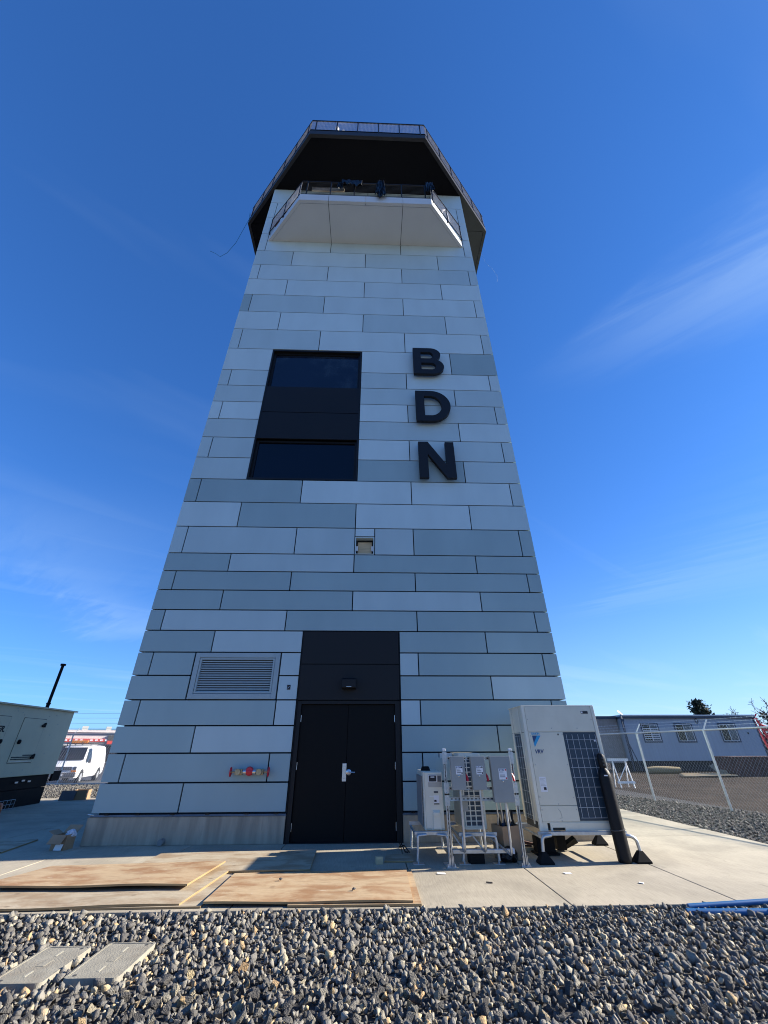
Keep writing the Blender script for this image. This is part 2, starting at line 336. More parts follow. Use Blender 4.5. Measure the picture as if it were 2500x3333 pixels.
# ------------------------------------------------------------------ mesh builder
class MB:
    def __init__(s): s.v = []; s.f = []; s.m = []
    def add(s, vs, fs, mi=0):
        o = len(s.v); s.v += [tuple(v) for v in vs]; s.f += [tuple(i + o for i in f) for f in fs]; s.m += [mi] * len(fs); return s
    def box(s, x0, x1, y0, y1, z0, z1, mi=0):
        vs = [(x0, y0, z0), (x1, y0, z0), (x1, y1, z0), (x0, y1, z0), (x0, y0, z1), (x1, y0, z1), (x1, y1, z1), (x0, y1, z1)]
        return s.add(vs, [(0, 3, 2, 1), (4, 5, 6, 7), (0, 1, 5, 4), (1, 2, 6, 5), (2, 3, 7, 6), (3, 0, 4, 7)], mi)
    def obox(s, c, size, eul=(0, 0, 0), mi=0):
        m = Euler(eul).to_matrix(); h = [x / 2 for x in size]; vs = []
        for z in (-1, 1):
            for x, y in ((-1, -1), (1, -1), (1, 1), (-1, 1)):
                vs.append(Vector(c) + m @ Vector((x * h[0], y * h[1], z * h[2])))
        return s.add(vs, [(0, 3, 2, 1), (4, 5, 6, 7), (0, 1, 5, 4), (1, 2, 6, 5), (2, 3, 7, 6), (3, 0, 4, 7)], mi)
    def bar(s, a, b, r, n=4, r2=None, caps=True, mi=0, rot=0.0):
        return s.tube([a, b], [r, r if r2 is None else r2], n, caps, mi, rot)
    def tube(s, pts, r, n=6, caps=True, mi=0, rot=0.0):
        pts = [Vector(p) for p in pts]
        if not hasattr(r, '__len__'): r = [r] * len(pts)
        vs, fs = [], []
        ref = None
        for i, p in enumerate(pts):
            t = (pts[min(i + 1, len(pts) - 1)] - pts[max(i - 1, 0)]).normalized()
            if ref is None:
                ref = Vector((0, 0, 1)) if abs(t.z) < 0.9 else Vector((0, 1, 0))
            u = (ref - t * ref.dot(t)).normalized(); w = t.cross(u); ref = u
            for k in range(n):
                a = 2 * math.pi * k / n + rot
                vs.append(p + (u * math.cos(a) + w * math.sin(a)) * r[i])
        for i in range(len(pts) - 1):
            for k in range(n):
                k2 = (k + 1) % n
                fs.append((i * n + k, i * n + k2, (i + 1) * n + k2, (i + 1) * n + k))
        if caps:
            fs.append(tuple(range(n - 1, -1, -1))); fs.append(tuple((len(pts) - 1) * n + k for k in range(n)))
        return s.add(vs, fs, mi)
    def prism(s, poly, vec, mi=0):
        n = len(poly); v = Vector(vec)
        vs = [Vector(p) for p in poly] + [Vector(p) + v for p in poly]
        return s.add(vs, [tuple(range(n - 1, -1, -1)), tuple(range(n, 2 * n))] + [(i, (i + 1) % n, n + (i + 1) % n, n + i) for i in range(n)], mi)
    def lathe(s, c, prof, n=16, axis='Z', mi=0):
        vs, fs = [], []
        for (r, h) in prof:
            for k in range(n):
                a = 2 * math.pi * k / n; x, y = r * math.cos(a), r * math.sin(a)
                d = {'Z': (x, y, h), 'Y': (x, h, y), 'X': (h, x, y)}[axis]
                vs.append(Vector(c) + Vector(d))
        for i in range(len(prof) - 1):
            for k in range(n):
                k2 = (k + 1) % n
                fs.append((i * n + k, i * n + k2, (i + 1) * n + k2, (i + 1) * n + k))
        fs.append(tuple(range(n - 1, -1, -1))); fs.append(tuple((len(prof) - 1) * n + k for k in range(n)))
        return s.add(vs, fs, mi)
    def mesh(s, name, mats, off=(0, 0, 0), smooth=False):
        me = bpy.data.meshes.new(name)
        me.from_pydata([(v[0] - off[0], v[1] - off[1], v[2] - off[2]) for v in s.v], [], s.f)
        for m_ in (mats if isinstance(mats, (list, tuple)) else [mats]): me.materials.append(m_)
        if any(s.m): me.polygons.foreach_set('material_index', s.m)
        bm = bmesh.new(); bm.from_mesh(me); bmesh.ops.recalc_face_normals(bm, faces=bm.faces); bm.to_mesh(me); bm.free()
        if smooth:
            me.polygons.foreach_set('use_smooth', [True] * len(me.polygons))
            try: me.set_sharp_from_angle(angle=R(40))
            except Exception: pass
        me.update()
        return me
    def build(s, name, mats, parent=None, smooth=False, bevel=0.0, local=False, label=None):
        off = (0, 0, 0)
        if parent is not None and not local:
            p = parent
            while p.parent is not None: p = p.parent
            off = tuple(p.location)
        o = bpy.data.objects.new(name, s.mesh(name, mats, off, smooth))
        COL.objects.link(o)
        if parent is not None: o.parent = parent
        if bevel > 0:
            b = o.modifiers.new('bevel', 'BEVEL'); b.width = bevel; b.segments = 2; b.limit_method = 'ANGLE'
        if label: o['label'] = label
        return o

def tag(o, label, cat, group=None):
    o['label'] = label; o['category'] = cat
    if group: o['group'] = group
    return o
def thing(name, loc, label, cat, group=None, rz=0.0):
    o = bpy.data.objects.new(name, None); COL.objects.link(o)
    o.empty_display_size = 0.2
    o.location = loc; o.rotation_euler = (0, 0, rz)
    return tag(o, label, cat, group)
def rebase(o):
    """Give a single-mesh thing its origin at the middle of its base."""
    me = o.data; n = len(me.vertices); a = np.empty(n * 3, 'f'); me.vertices.foreach_get('co', a); a = a.reshape(-1, 3)
    c = (a.min(0) + a.max(0)) / 2; c[2] = a[:, 2].min()
    a -= c; me.vertices.foreach_set('co', a.ravel()); me.update(); o.location = Vector([float(x) for x in c])
    return o
def single(mb, name, mats, label, cat, group=None, smooth=False, bevel=0.0):
    return rebase(tag(mb.build(name, mats, None, smooth, bevel), label, cat, group))
def struct(mb, name, mats, smooth=False):
    o = mb.build(name, mats, None, smooth); o['kind'] = 'structure'; return o

def curve_mesh(splines, depth, name='shape'):
    """Closed 2D outlines (holes allowed) to a solid of the given depth, centred on z = 0."""
    cu = bpy.data.curves.new(name, 'CURVE'); cu.dimensions = '2D'; cu.fill_mode = 'BOTH'; cu.extrude = depth / 2
    for pts in splines:
        sp = cu.splines.new('POLY'); sp.points.add(len(pts) - 1); sp.use_cyclic_u = True
        for i, p in enumerate(pts): sp.points[i].co = (p[0], p[1], 0, 1)
    o = bpy.data.objects.new(name, cu); COL.objects.link(o)
    dg = bpy.context.evaluated_depsgraph_get()
    me = bpy.data.meshes.new_from_object(o.evaluated_get(dg))
    bpy.data.objects.remove(o); bpy.data.curves.remove(cu)
    return me
def text_mesh(txt, size, shear=0.0, bold=0.0, depth=0.002, align='LEFT'):
    cu = bpy.data.curves.new('text', 'FONT'); cu.body = txt; cu.size = size; cu.shear = shear; cu.offset = bold; cu.extrude = depth / 2
    cu.align_x = align; cu.resolution_u = 3
    o = bpy.data.objects.new('text', cu); COL.objects.link(o)
    dg = bpy.context.evaluated_depsgraph_get()
    me = bpy.data.meshes.new_from_object(o.evaluated_get(dg))
    bpy.data.objects.remove(o); bpy.data.curves.remove(cu)
    return me
def place_mesh(me, name, m, parent, loc, rot, label=None):
    me.materials.clear(); me.materials.append(m)
    o = bpy.data.objects.new(name, me); COL.objects.link(o)
    p = parent; off = Vector((0, 0, 0))
    if p is not None:
        q = p
        while q.parent is not None: q = q.parent
        off = q.location; o.parent = p
    o.location = Vector(loc) - off; o.rotation_euler = rot
    if label: o['label'] = label
    return o
FACE = (math.pi / 2, 0, 0)       # text standing upright, read from -y

# ================================================================== GROUND
def ground_z(x, y):
    z = -0.09
    if x < -8 and y > 9: z -= 0.35 * min(1, (y - 9) / 9.0) * min(1, (-8 - x) / 2.0)
    return z
def axis(lim):
    a = [0]; st = 1.5
    while a[-1] < lim: a.append(a[-1] + st); st *= 1.13
    return [-v for v in a[:0:-1]] + a
gx = axis(1500); gy = axis(1500)
g = MB()
g.v = [(x, y, ground_z(x, y) if abs(x) < 60 and abs(y) < 80 else (-0.44 if x < -8 and y > 9 else -0.09)) for y in gy for x in gx]
nx = len(gx)
g.f = [(j * nx + i, j * nx + i + 1, (j + 1) * nx + i + 1, (j + 1) * nx + i) for j in range(len(gy) - 1) for i in range(nx - 1)]
g.m = [0] * len(g.f)
DIRT = mat('dirt', (0.055, 0.043, 0.033), rough=0.95, spec=0.05, var=0.3, scale=1.5, bump=1.0, bscale=5, col2=(0.036, 0.029, 0.023), c2pos=(0.45, 0.65), c2scale=0.5, objrand=-1)
struct(g, 'ground', DIRT)
lot = MB(); lot.add([(-60, 15.6, -0.33), (-7, 15.6, -0.33), (-7, 18.5, -0.42), (-60, 18.5, -0.42), (-7, 58, -0.42), (-60, 58, -0.42)], [(0, 1, 2, 3), (3, 2, 4, 5)])
struct(lot, 'parking_lot', mat('asphalt', (0.055, 0.055, 0.058), rough=0.9, var=0.12, scale=3, bump=0.3, bscale=40, objrand=-1))

ap = MB(); ap.add([(-90, -120, -0.04), (90, -120, -0.04), (90, -14.0, -0.04), (-90, -14.0, -0.04)], [(0, 1, 2, 3)])  # unseen pale ground behind the camera, added to bounce sunlight onto the facade
struct(ap, 'bounce_ground', mat('bounce_pavement', (0.26, 0.245, 0.22), rough=0.9, var=0.08, scale=1.2, bump=0.2, bscale=20, objrand=-1))
# concrete slab, cut into bays by its joints
slab = bpy.data.objects.new('concrete_slab', None); COL.objects.link(slab); slab['kind'] = 'structure'
XS = [-9.2, -6.2, -4.36, -2.56, -0.99, 0.965, 2.55, 4.36, 7.17]; YS = [-3.27, 0.42, 4.2, 8.0]
for i in range(len(XS) - 1):
    for j in range(len(YS) - 1):
        b = MB(); b.box(XS[i] + .006, XS[i + 1] - .006, YS[j] + .006, YS[j + 1] - .006, -0.16, 0.0)
        b.build('slab_bay', SLAB, slab, bevel=0.006)
b = MB(); b.box(XS[0] + .02, XS[-1] - .02, YS[0] + .02, YS[-1] - .02, -0.2, -0.03); b.build('joint_filler', mat('joint_dark', (0.07, 0.06, 0.05), rough=0.9), slab)
gp = MB(); gp.box(-12.2, -9.215, 0.0, 8.0, -0.2, -0.004)
struct(gp, 'generator_pad', SLAB)
kb = MB(); kb.box(-24, 8.5, 14.75, 15.0, -0.4, 0.0)
struct(kb, 'kerb', mat('kerb_concrete', (0.52, 0.49, 0.43), rough=0.85, var=0.06))

# ---- gravel
def stone_shapes(n, npts, seed):
    rnd = random.Random(seed); out = []
    for _ in range(n):
        bm = bmesh.new()
        sx, sy, sz = rnd.uniform(.75, 1.15), rnd.uniform(.6, .95), rnd.uniform(.5, .85)
        for k in range(npts):
            v = Vector((rnd.gauss(0, 1), rnd.gauss(0, 1), rnd.gauss(0, 1))).normalized() * rnd.uniform(.72, 1.0)
            bm.verts.new((v.x * sx, v.y * sy, v.z * sz))
        r = bmesh.ops.convex_hull(bm, input=bm.verts)
        bmesh.ops.delete(bm, geom=list(set([e for e in r['geom_interior'] + r['geom_unused'] if isinstance(e, bmesh.types.BMVert)])), context='VERTS')
        bmesh.ops.triangulate(bm, faces=bm.faces)
        # roughen: split every edge once and push the new points in or out
        bmesh.ops.subdivide_edges(bm, edges=bm.edges, cuts=1, use_grid_fill=True)
        for v in bm.verts:
            d = mnoise.noise(v.co * 2.3 + Vector((_ * 5, 0, 0))) * 0.22
            v.co *= 1 + d
        bmesh.ops.triangulate(bm, faces=bm.faces)
        bm.verts.index_update()
        out.append((np.array([v.co[:] for v in bm.verts], 'f'), np.array([[v.index for v in f.verts] for f in bm.faces], 'i')))
        bm.free()
    return out

def stone_mat(name, use_attr):
    m = bpy.data.materials.new(name); m.use_nodes = True
    n, l = m.node_tree.nodes, m.node_tree.links; b = n['Principled BSDF']
    if use_attr:
        a = n.new('ShaderNodeAttribute'); a.attribute_name = 'tone'; val = a.outputs['Fac']
    else:
        a = n.new('ShaderNodeObjectInfo'); val = a.outputs['Random']
    ra = n.new('ShaderNodeValToRGB'); e = ra.color_ramp.elements
    e[0].position = 0; e[0].color = (0.10, 0.094, 0.088, 1)
    e[1].position = 1; e[1].color = (0.48, 0.39, 0.23, 1)
    for p, c in ((0.38, (0.155, 0.147, 0.133)), (0.64, (0.23, 0.215, 0.185)), (0.83, (0.32, 0.295, 0.235)), (0.93, (0.44, 0.38, 0.26)), (0.97, (0.44, 0.29, 0.15))):
        x = e.new(p); x.color = (*c, 1)
    l.new(val, ra.inputs[0])
    t = n.new('ShaderNodeTexCoord')
    no = n.new('ShaderNodeTexNoise'); no.inputs['Scale'].default_value = 55 if use_attr else 3.0; no.inputs['Detail'].default_value = 6
    l.new(t.outputs['Object'], no.inputs['Vector'])
    mr = n.new('ShaderNodeMapRange'); mr.inputs['To Min'].default_value = 0.65; mr.inputs['To Max'].default_value = 1.4
    l.new(no.outputs['Fac'], mr.inputs['Value'])
    vm = n.new('ShaderNodeVectorMath'); vm.operation = 'SCALE'; l.new(ra.outputs[0], vm.inputs[0]); l.new(mr.outputs[0], vm.inputs['Scale'])
    l.new(vm.outputs[0], b.inputs['Base Color'])
    b.inputs['Roughness'].default_value = 0.9; b.inputs['Specular IOR Level'].default_value = 0.2
    n3 = n.new('ShaderNodeTexNoise'); n3.inputs['Scale'].default_value = 130 if use_attr else 7.0; n3.inputs['Detail'].default_value = 4
    l.new(t.outputs['Object'], n3.inputs['Vector'])
    bu = n.new('ShaderNodeBump'); bu.inputs['Strength'].default_value = 0.7; bu.inputs['Distance'].default_value = 0.01 if use_attr else 0.2
    l.new(n3.outputs['Fac'], bu.inputs['Height']); l.new(bu.outputs[0], b.inputs['Normal'])
    return m
STONE_MASS, STONE_ONE = stone_mat('stone_mass', True), stone_mat('stone_single', False)
SH_NEAR = stone_shapes(14, 11, 3)
SH_FAR = []
for v_, f_ in stone_shapes(8, 8, 5): SH_FAR.append((v_, f_))

def stone_pose(rs, k, smin, smax):
    rad = smin + (smax - smin) * rs.random(k) ** 1.6
    q = rs.normal(size=(k, 4)); q /= np.linalg.norm(q, axis=1)[:, None]
    w, x, y, z = q.T
    rot = np.stack([np.stack([1 - 2 * (y * y + z * z), 2 * (x * y - z * w), 2 * (x * z + y * w)], -1),
                    np.stack([2 * (x * y + z * w), 1 - 2 * (x * x + z * z), 2 * (y * z - x * w)], -1),
                    np.stack([2 * (x * z - y * w), 2 * (y * z + x * w), 1 - 2 * (x * x + y * y)], -1)], 1)
    return rad, q, rot
def stone_mass(name, xy, z, rad, rot, tone, shapes, parent):
    V, F, T = [], [], []; off = 0
    which = np.random.RandomState(1).randint(0, len(shapes), len(xy))
    for s_, (v, f) in enumerate(shapes):
        idx = np.where(which == s_)[0]
        if not len(idx): continue
        vv = np.einsum('kij,nj->kni', rot[idx], v) * rad[idx][:, None, None]
        vv[..., 0] += xy[idx, 0][:, None]; vv[..., 1] += xy[idx, 1][:, None]; vv[..., 2] += z[idx][:, None]
        nv = len(v)
        ff = f[None] + (np.arange(len(idx)) * nv)[:, None, None] + off
        V.append(vv.reshape(-1, 3)); F.append(ff.reshape(-1, 3)); T.append(np.repeat(tone[idx], nv)); off += nv * len(idx)
    V = np.concatenate(V).astype('f'); F = np.concatenate(F).astype('i'); T = np.concatenate(T).astype('f')
    me = bpy.data.meshes.new(name)
    me.vertices.add(len(V)); me.vertices.foreach_set('co', V.ravel())
    me.loops.add(F.size); me.loops.foreach_set('vertex_index', F.ravel())
    me.polygons.add(len(F)); me.polygons.foreach_set('loop_start', np.arange(len(F), dtype='i') * 3)
    me.update(calc_edges=True)
    at = me.attributes.new('tone', 'FLOAT', 'POINT'); at.data.foreach_set('value', T)
    me.materials.append(STONE_MASS); me.validate()
    o = bpy.data.objects.new(name, me); COL.objects.link(o); o.parent = parent; o['kind'] = 'stuff'
    return o

def jitter_grid(rs, x0, x1, y0, y1, d):
    xs = np.arange(x0, x1, d); ys = np.arange(y0, y1, d)
    X, Y = np.meshgrid(xs, ys); p = np.stack([X.ravel(), Y.ravel()], 1)
    return p + rs.uniform(-d * .55, d * .55, p.shape)

gb = bpy.data.objects.new('gravel_bed', None); COL.objects.link(gb); gb['kind'] = 'structure'
base = MB()
for (x0, x1, y0, y1) in ((-14, 14, -14, -3.29), (7.19, 10.6, -3.29, 14.7), (-30, -12.25, -3.29, 14.7), (-12.25, 7.19, 8.02, 14.7), (-12.25, -9.23, -3.29, -0.02)):
    base.add([(x0, y0, -0.06), (x1, y0, -0.06), (x1, y1, -0.06), (x0, y1, -0.06)], [(0, 1, 2, 3)])
base.build('gravel_base', mat('gravel_base_dark', (0.075, 0.072, 0.07), rough=0.95, spec=0.1, var=0.3, scale=40, bump=1.0, bscale=45, col2=(0.20, 0.18, 0.15), c2pos=(0.58, 0.66), c2scale=30, objrand=-1), gb)
rs = np.random.RandomState(11)
P1 = jitter_grid(rs, -6.2, 7.2, -5.75, -3.28, 0.048)
P2 = jitter_grid(rs, -6.2, 7.2, -5.75, -3.28, 0.088)
VAULTS = [(-2.235, -1.865, -4.675, -4.05), (-1.755, -1.365, -4.615, -3.995)]
def keep(p, pad):
    ok = np.ones(len(p), bool)
    for (x0, x1, y0, y1) in VAULTS: ok &= ~((p[:, 0] > x0 - pad) & (p[:, 0] < x1 + pad) & (p[:, 1] > y0 - pad) & (p[:, 1] < y1 + pad))
    return ok & (p[:, 1] < -3.27 - pad * .8)
P1 = P1[keep(P1, .008)]; P2 = P2[keep(P2, .018)]
r1, q1, m1 = stone_pose(rs, len(P1), .018, .044)
r2, q2, m2 = stone_pose(rs, len(P2), .028, .060)
z1 = -0.056 + rs.uniform(0.0, .03, len(P1)); z2 = -0.040 + rs.uniform(0, .026, len(P2))
z1 += .026 * np.clip((P1[:, 1] + 3.75) / .4, 0, 1); z2 += .022 * np.clip((P2[:, 1] + 3.75) / .4, 0, 1)
t1, t2 = rs.random(len(P1)) ** 1.15, rs.random(len(P2)) ** 1.15
# the 300 big stones nearest to the photographer are stones of their own
camxy = np.array([CAM.x, CAM.y])
vis = np.abs(P2[:, 0] - 0.55) < 0.74 * (P2[:, 1] + 9.55)
order = np.argsort(np.where(vis & (P2[:, 1] > -5.2), np.linalg.norm(P2 - camxy, axis=1) - r2 * 12, 1e3))
pick = order[:300]; rest = np.ones(len(P2), bool); rest[pick] = False
single_me = []
for k, (v, f) in enumerate(SH_NEAR):
    me = bpy.data.meshes.new('stone'); me.from_pydata(v.tolist(), [], f.tolist()); me.materials.append(STONE_ONE); me.update(); single_me.append(me)
for i in pick:
    o = bpy.data.objects.new('stone', single_me[int(rs.randint(len(single_me)))]); COL.objects.link(o); o.parent = gb
    o.rotation_mode = 'QUATERNION'; o.rotation_quaternion = q2[i].tolist()
    o.location = (float(P2[i, 0]), float(P2[i, 1]), float(z2[i])); o.scale = [float(r2[i])] * 3
PA = np.concatenate([P1, P2[rest]]); 
stone_mass('crushed_rock', PA, np.concatenate([z1, z2[rest]]), np.concatenate([r1, r2[rest]]), np.concatenate([m1, m2[rest]]), np.concatenate([t1, t2[rest]]), SH_NEAR, gb)
# farther beds: right of the slab up to the fence, and behind the slab on the left
far = [jitter_grid(rs, 7.2, 11.3, -3.2, 9.5, 0.085), jitter_grid(rs, -15.0, -8.0, 8.05, 14.7, 0.10)]
PF = np.concatenate(far)
fence_x = 9.46 + (PF[:, 1] - 6.42) * (-0.2154)
PF = PF[~((PF[:, 0] > 6) & (PF[:, 0] > fence_x + 0.35))]
rf, qf, mf = stone_pose(rs, len(PF), .03, .065)
stone_mass('crushed_rock', PF, -0.055 + rs.uniform(0, .03, len(PF)), rf, mf, rs.random(len(PF)) * 0.66, SH_FAR, gb)

# ================================================================== TOWER
T = thing('control_tower', (0, 0, 0), 'tall control tower clad in staggered grey metal panels with black glazed cab level', 'tower')
W, DEP = 4.40, 8.0
ZR = [0.44, 0.886, 1.343, 1.797, 2.249, 2.701, 3.156, 3.605, 4.056, 4.511, 4.965, 5.418, 6.134, 6.849, 7.560, 8.273, 8.993, 9.689, 10.385, 11.073, 11.772, 12.795, 13.81, 14.80, 15.818, 16.815, 17.806, 18.825, 20.15, 21.56, 22.92, 24.24]
GAP = 0.0125
# rows from the ground up: (x0, x1, tone)
DJ, HJ = 1.035, 2.92
rowsF = [
 [(-W, -HJ, 'D'), (-HJ, -DJ, 'D'), (DJ, HJ, 'D'), (HJ, W, 'D')],
 [(-W, -4.09, 'D'), (-4.09, -1.44, 'D'), (-1.44, -DJ, 'D'), (DJ, 1.43, 'D'), (1.43, 4.09, 'D'), (4.09, W, 'D')],
 [(-W, -HJ, 'D'), (-HJ, -DJ, 'L'), (DJ, HJ, 'D'), (HJ, W, 'D')],
 [(-W, -4.09, 'D'), (-4.09, -1.44, 'D'), (-1.44, -DJ, 'L'), (DJ, 1.43, 'L'), (1.43, 4.09, 'D'), (4.09, W, 'D')],
 [(-W, -3.225, 'D'), (-1.445, -DJ, 'M'), (DJ, HJ, 'D'), (HJ, W, 'L')],
 [(-W, -4.09, 'D'), (-4.09, -3.225, 'D'), (-1.445, -DJ, 'M'), (DJ, 1.43, 'M'), (1.43, 4.09, 'D'), (4.09, W, 'D')],
 [(-W, -HJ, 'D'), (-HJ, -DJ, 'L'), (DJ, HJ, 'D'), (HJ, W, 'D')],
 [(-W, -4.09, 'D'), (-4.09, -1.44, 'L'), (-1.44, 1.44, 'D'), (1.44, 4.09, 'D'), (4.09, W, 'D')],
 [(-W, -HJ, 'D'), (-HJ, 0, 'D'), (0, HJ, 'L'), (HJ, W, 'D')],
 [(-W, -4.09, 'D'), (-4.09, -1.44, 'D'), (-1.44, 1.44, 'D'), (1.44, 4.09, 'D'), (4.09, W, 'D')],
 [(-W, -HJ, 'D'), (-HJ, 0, 'L'), (0, HJ, 'D'), (HJ, W, 'D')],
 [(-W, -4.09, 'M'), (-4.09, -1.44, 'L'), (-1.44, 0, 'L'), (0.485, 1.44, 'L'), (1.44, 4.09, 'D'), (4.09, W, 'D')],
 [(-W, -HJ, 'L'), (-HJ, 0, 'D'), (0, HJ, 'L'), (HJ, W, 'M')],
 [(-W, -4.09, 'D'), (-4.09, -1.44, 'D'), (-1.44, 1.44, 'L'), (1.44, 4.09, 'L'), (4.09, W, 'M')],
 [(-W, -HJ, 'M'), (0, HJ, 'D'), (HJ, W, 'M')],
 [(-W, -4.09, 'M'), (-4.09, -HJ, 'M'), (0, 1.44, 'L'), (1.44, 4.09, 'M'), (4.09, W, 'M')],
 [(-W, -HJ, 'M'), (0, HJ, 'M'), (HJ, W, 'L')],
 [(-W, -4.09, 'L'), (-4.09, -HJ, 'L'), (0, 1.44, 'L'), (1.44, 4.09, 'M'), (4.09, W, 'M')],
 [(-W, -HJ, 'M'), (0, HJ, 'M'), (HJ, W, 'M')],
 [(-W, -4.09, 'M'), (-4.09, -HJ, 'M'), (0, 1.44, 'M'), (1.44, 4.09, 'L'), (4.09, W, 'L')],
 [(-W, -HJ, 'L'), (0, HJ, 'L'), (HJ, W, 'D')],
 [(-W, -4.09, 'M'), (-4.09, -1.44, 'M'), (-1.44, 1.44, 'L'), (1.44, 4.09, 'L'), (4.09, W, 'M')],
 [(-W, -HJ, 'L'), (-HJ, 0, 'L'), (0, HJ, 'M'), (HJ, W, 'L')],
 [(-W, -4.09, 'D'), (-4.09, -1.44, 'M'), (-1.44, 1.44, 'L'), (1.44, 4.09, 'L'), (4.09, W, 'L')],
 [(-W, -HJ, 'L'), (-HJ, 0, 'L'), (0, HJ, 'L'), (HJ, W, 'L')],
 [(-W, -4.09, 'L'), (-4.09, -1.44, 'L'), (-1.44, 1.44, 'L'), (1.44, 4.09, 'M'), (4.09, W, 'M')],
 [(-W, -HJ, 'M'), (-HJ, 0, 'L'), (0, HJ, 'M'), (HJ, W, 'M')],
 [(-W, -4.09, 'L'), (-4.09, -1.44, 'L'), (-1.44, 1.44, 'L'), (1.44, 4.09, 'L'), (4.09, W, 'L')],
 [(-W, -4.09, 'L'), (-4.09, -HJ, 'L'), (-HJ, 0, 'L'), (0, HJ, 'L'), (HJ, 4.09, 'L'), (4.09, W, 'L')],
 [(-W, -4.09, 'L'), (-4.09, -1.44, 'L'), (-1.44, 1.44, 'L'), (1.44, 4.09, 'L'), (4.09, W, 'L')],
 [(-W, -HJ, 'L'), (-HJ, 0, 'L'), (0, HJ, 'L'), (HJ, W, 'L')],
]
_pc = {}
def panel(w, h, tone, face):
    key = (round(w, 3), round(h, 3), tone, face)
    if key not in _pc:
        b = MB()
        if face == 'F': b.box(-w / 2, w / 2, 0, 0.032, -h / 2, h / 2)
        else: b.box(0, 0.032, -w / 2, w / 2, -h / 2, h / 2)
        _pc[key] = b.mesh('panel', PAN[tone])
    o = bpy.data.objects.new('panel', _pc[key]); COL.objects.link(o); o.parent = T
    return o
for i, row in enumerate(rowsF):
    z0, z1_ = ZR[i] + GAP, ZR[i + 1] - GAP
    for (x0, x1, tone) in row:
        if i < 12 and tone == 'L': tone = 'K'
        a = x0 + (0 if x0 == -W else GAP); c = x1 - (0 if x1 == W else GAP)
        o = panel(c - a, z1_ - z0, tone, 'F'); o.location = ((a + c) / 2, 0, (z0 + z1_) / 2)
rnd = random.Random(4)
for side in (-1, 1):                       # the two flanks carry the same courses
    for i in range(len(ZR) - 1):
        z0, z1_ = ZR[i] + GAP, ZR[i + 1] - GAP
        cuts = [0.036, 2.6, 5.4, DEP] if i % 2 else [0.036, 1.2, 4.0, 6.8, DEP]
        for k in range(len(cuts) - 1):
            a = cuts[k] + (0 if k == 0 else GAP); c = cuts[k + 1] - GAP
            tone = rnd.choice('DDM' if i < 13 else 'LLM')
            o = panel(c - a, z1_ - z0, tone, 'S')
            o.location = (side * W if side < 0 else W - 0.032, (a + c) / 2, (z0 + z1_) / 2)
# wall behind the cladding, with real openings for the window and the door
w_ = MB()
cx0, cx1, cy0 = -4.31, 4.31, 0.09
holes = [(-2.935, 0.005, 7.56, 12.78), (-1.03, 1.03, -0.05, 2.24), (0.0, 0.485, 5.41, 5.90)]
xs = sorted({cx0, cx1, *[h[0] for h in holes], *[h[1] for h in holes]}); zs = sorted({0.0, 24.3, *[max(0, h[2]) for h in holes], *[h[3] for h in holes]})
for i in range(len(xs) - 1):
    for j in range(len(zs) - 1):
        mx, mz = (xs[i] + xs[i + 1]) / 2, (zs[j] + zs[j + 1]) / 2
        if any(h[0] < mx < h[1] and h[2] < mz < h[3] for h in holes): continue
        w_.add([(xs[i], cy0, zs[j]), (xs[i + 1], cy0, zs[j]), (xs[i + 1], cy0, zs[j + 1]), (xs[i], cy0, zs[j + 1])], [(0, 1, 2, 3)])
w_.box(cx0, cx1, 0.42, DEP - .09, 0.0, 24.3)
for (xa) in (cx0, cx1): w_.add([(xa, cy0, 0), (xa, .42, 0), (xa, .42, 24.3), (xa, cy0, 24.3)], [(0, 1, 2, 3)])
w_.build('wall', CORE, T)
# concrete plinth with a metal drip flashing
for (xa, xb, ya, yb) in ((-4.44, -1.02, 0.0, 0.09), (1.03, 4.44, 0.0, 0.09), (-4.44, -4.315, 0.09, DEP), (4.315, 4.44, 0.09, DEP)):
    pl = MB(); pl.box(xa, xb, ya, yb, 0, 0.392); pl.build('plinth', CONC, T, bevel=0.01)
for a, c in ((-4.41, -1.02), (1.03, 4.41)):
    fl = MB(); fl.box(a, c, 0.012, 0.088, 0.395, 0.42); fl.box(a, c, -0.012, 0.012, 0.397, 0.405)
    fl.build('flashing', mat('flashing_blue_grey', (0.13, 0.17, 0.22), rough=0.5, metal=0.3), T)
for x in (-4.13, -3.6, -3.0, -2.4, -1.72, -1.2, 1.22, 2.9):
    c = MB(); c.box(x - .035, x + .035, -0.014, 0.02, 0.42, 0.437); c.build('clip', BLKMET, T)
for s_ in (-1, 1):
    c = MB(); c.obox((s_ * 4.41, 0.02, 0.425), (0.10, 0.05, 0.006), (0, s_ * -0.15, 0.3)); c.build('flashing_end', GALV, T)
pp = MB(); pp.lathe((-3.07, 0, 0.055), [(0.045, -0.11), (0.045, 0.02), (0.034, 0.02), (0.034, -0.105)], 14, 'Y')
pp.build('drain_pipe', mat('drain_grey', (0.2, 0.2, 0.19), rough=0.6), T, smooth=True)

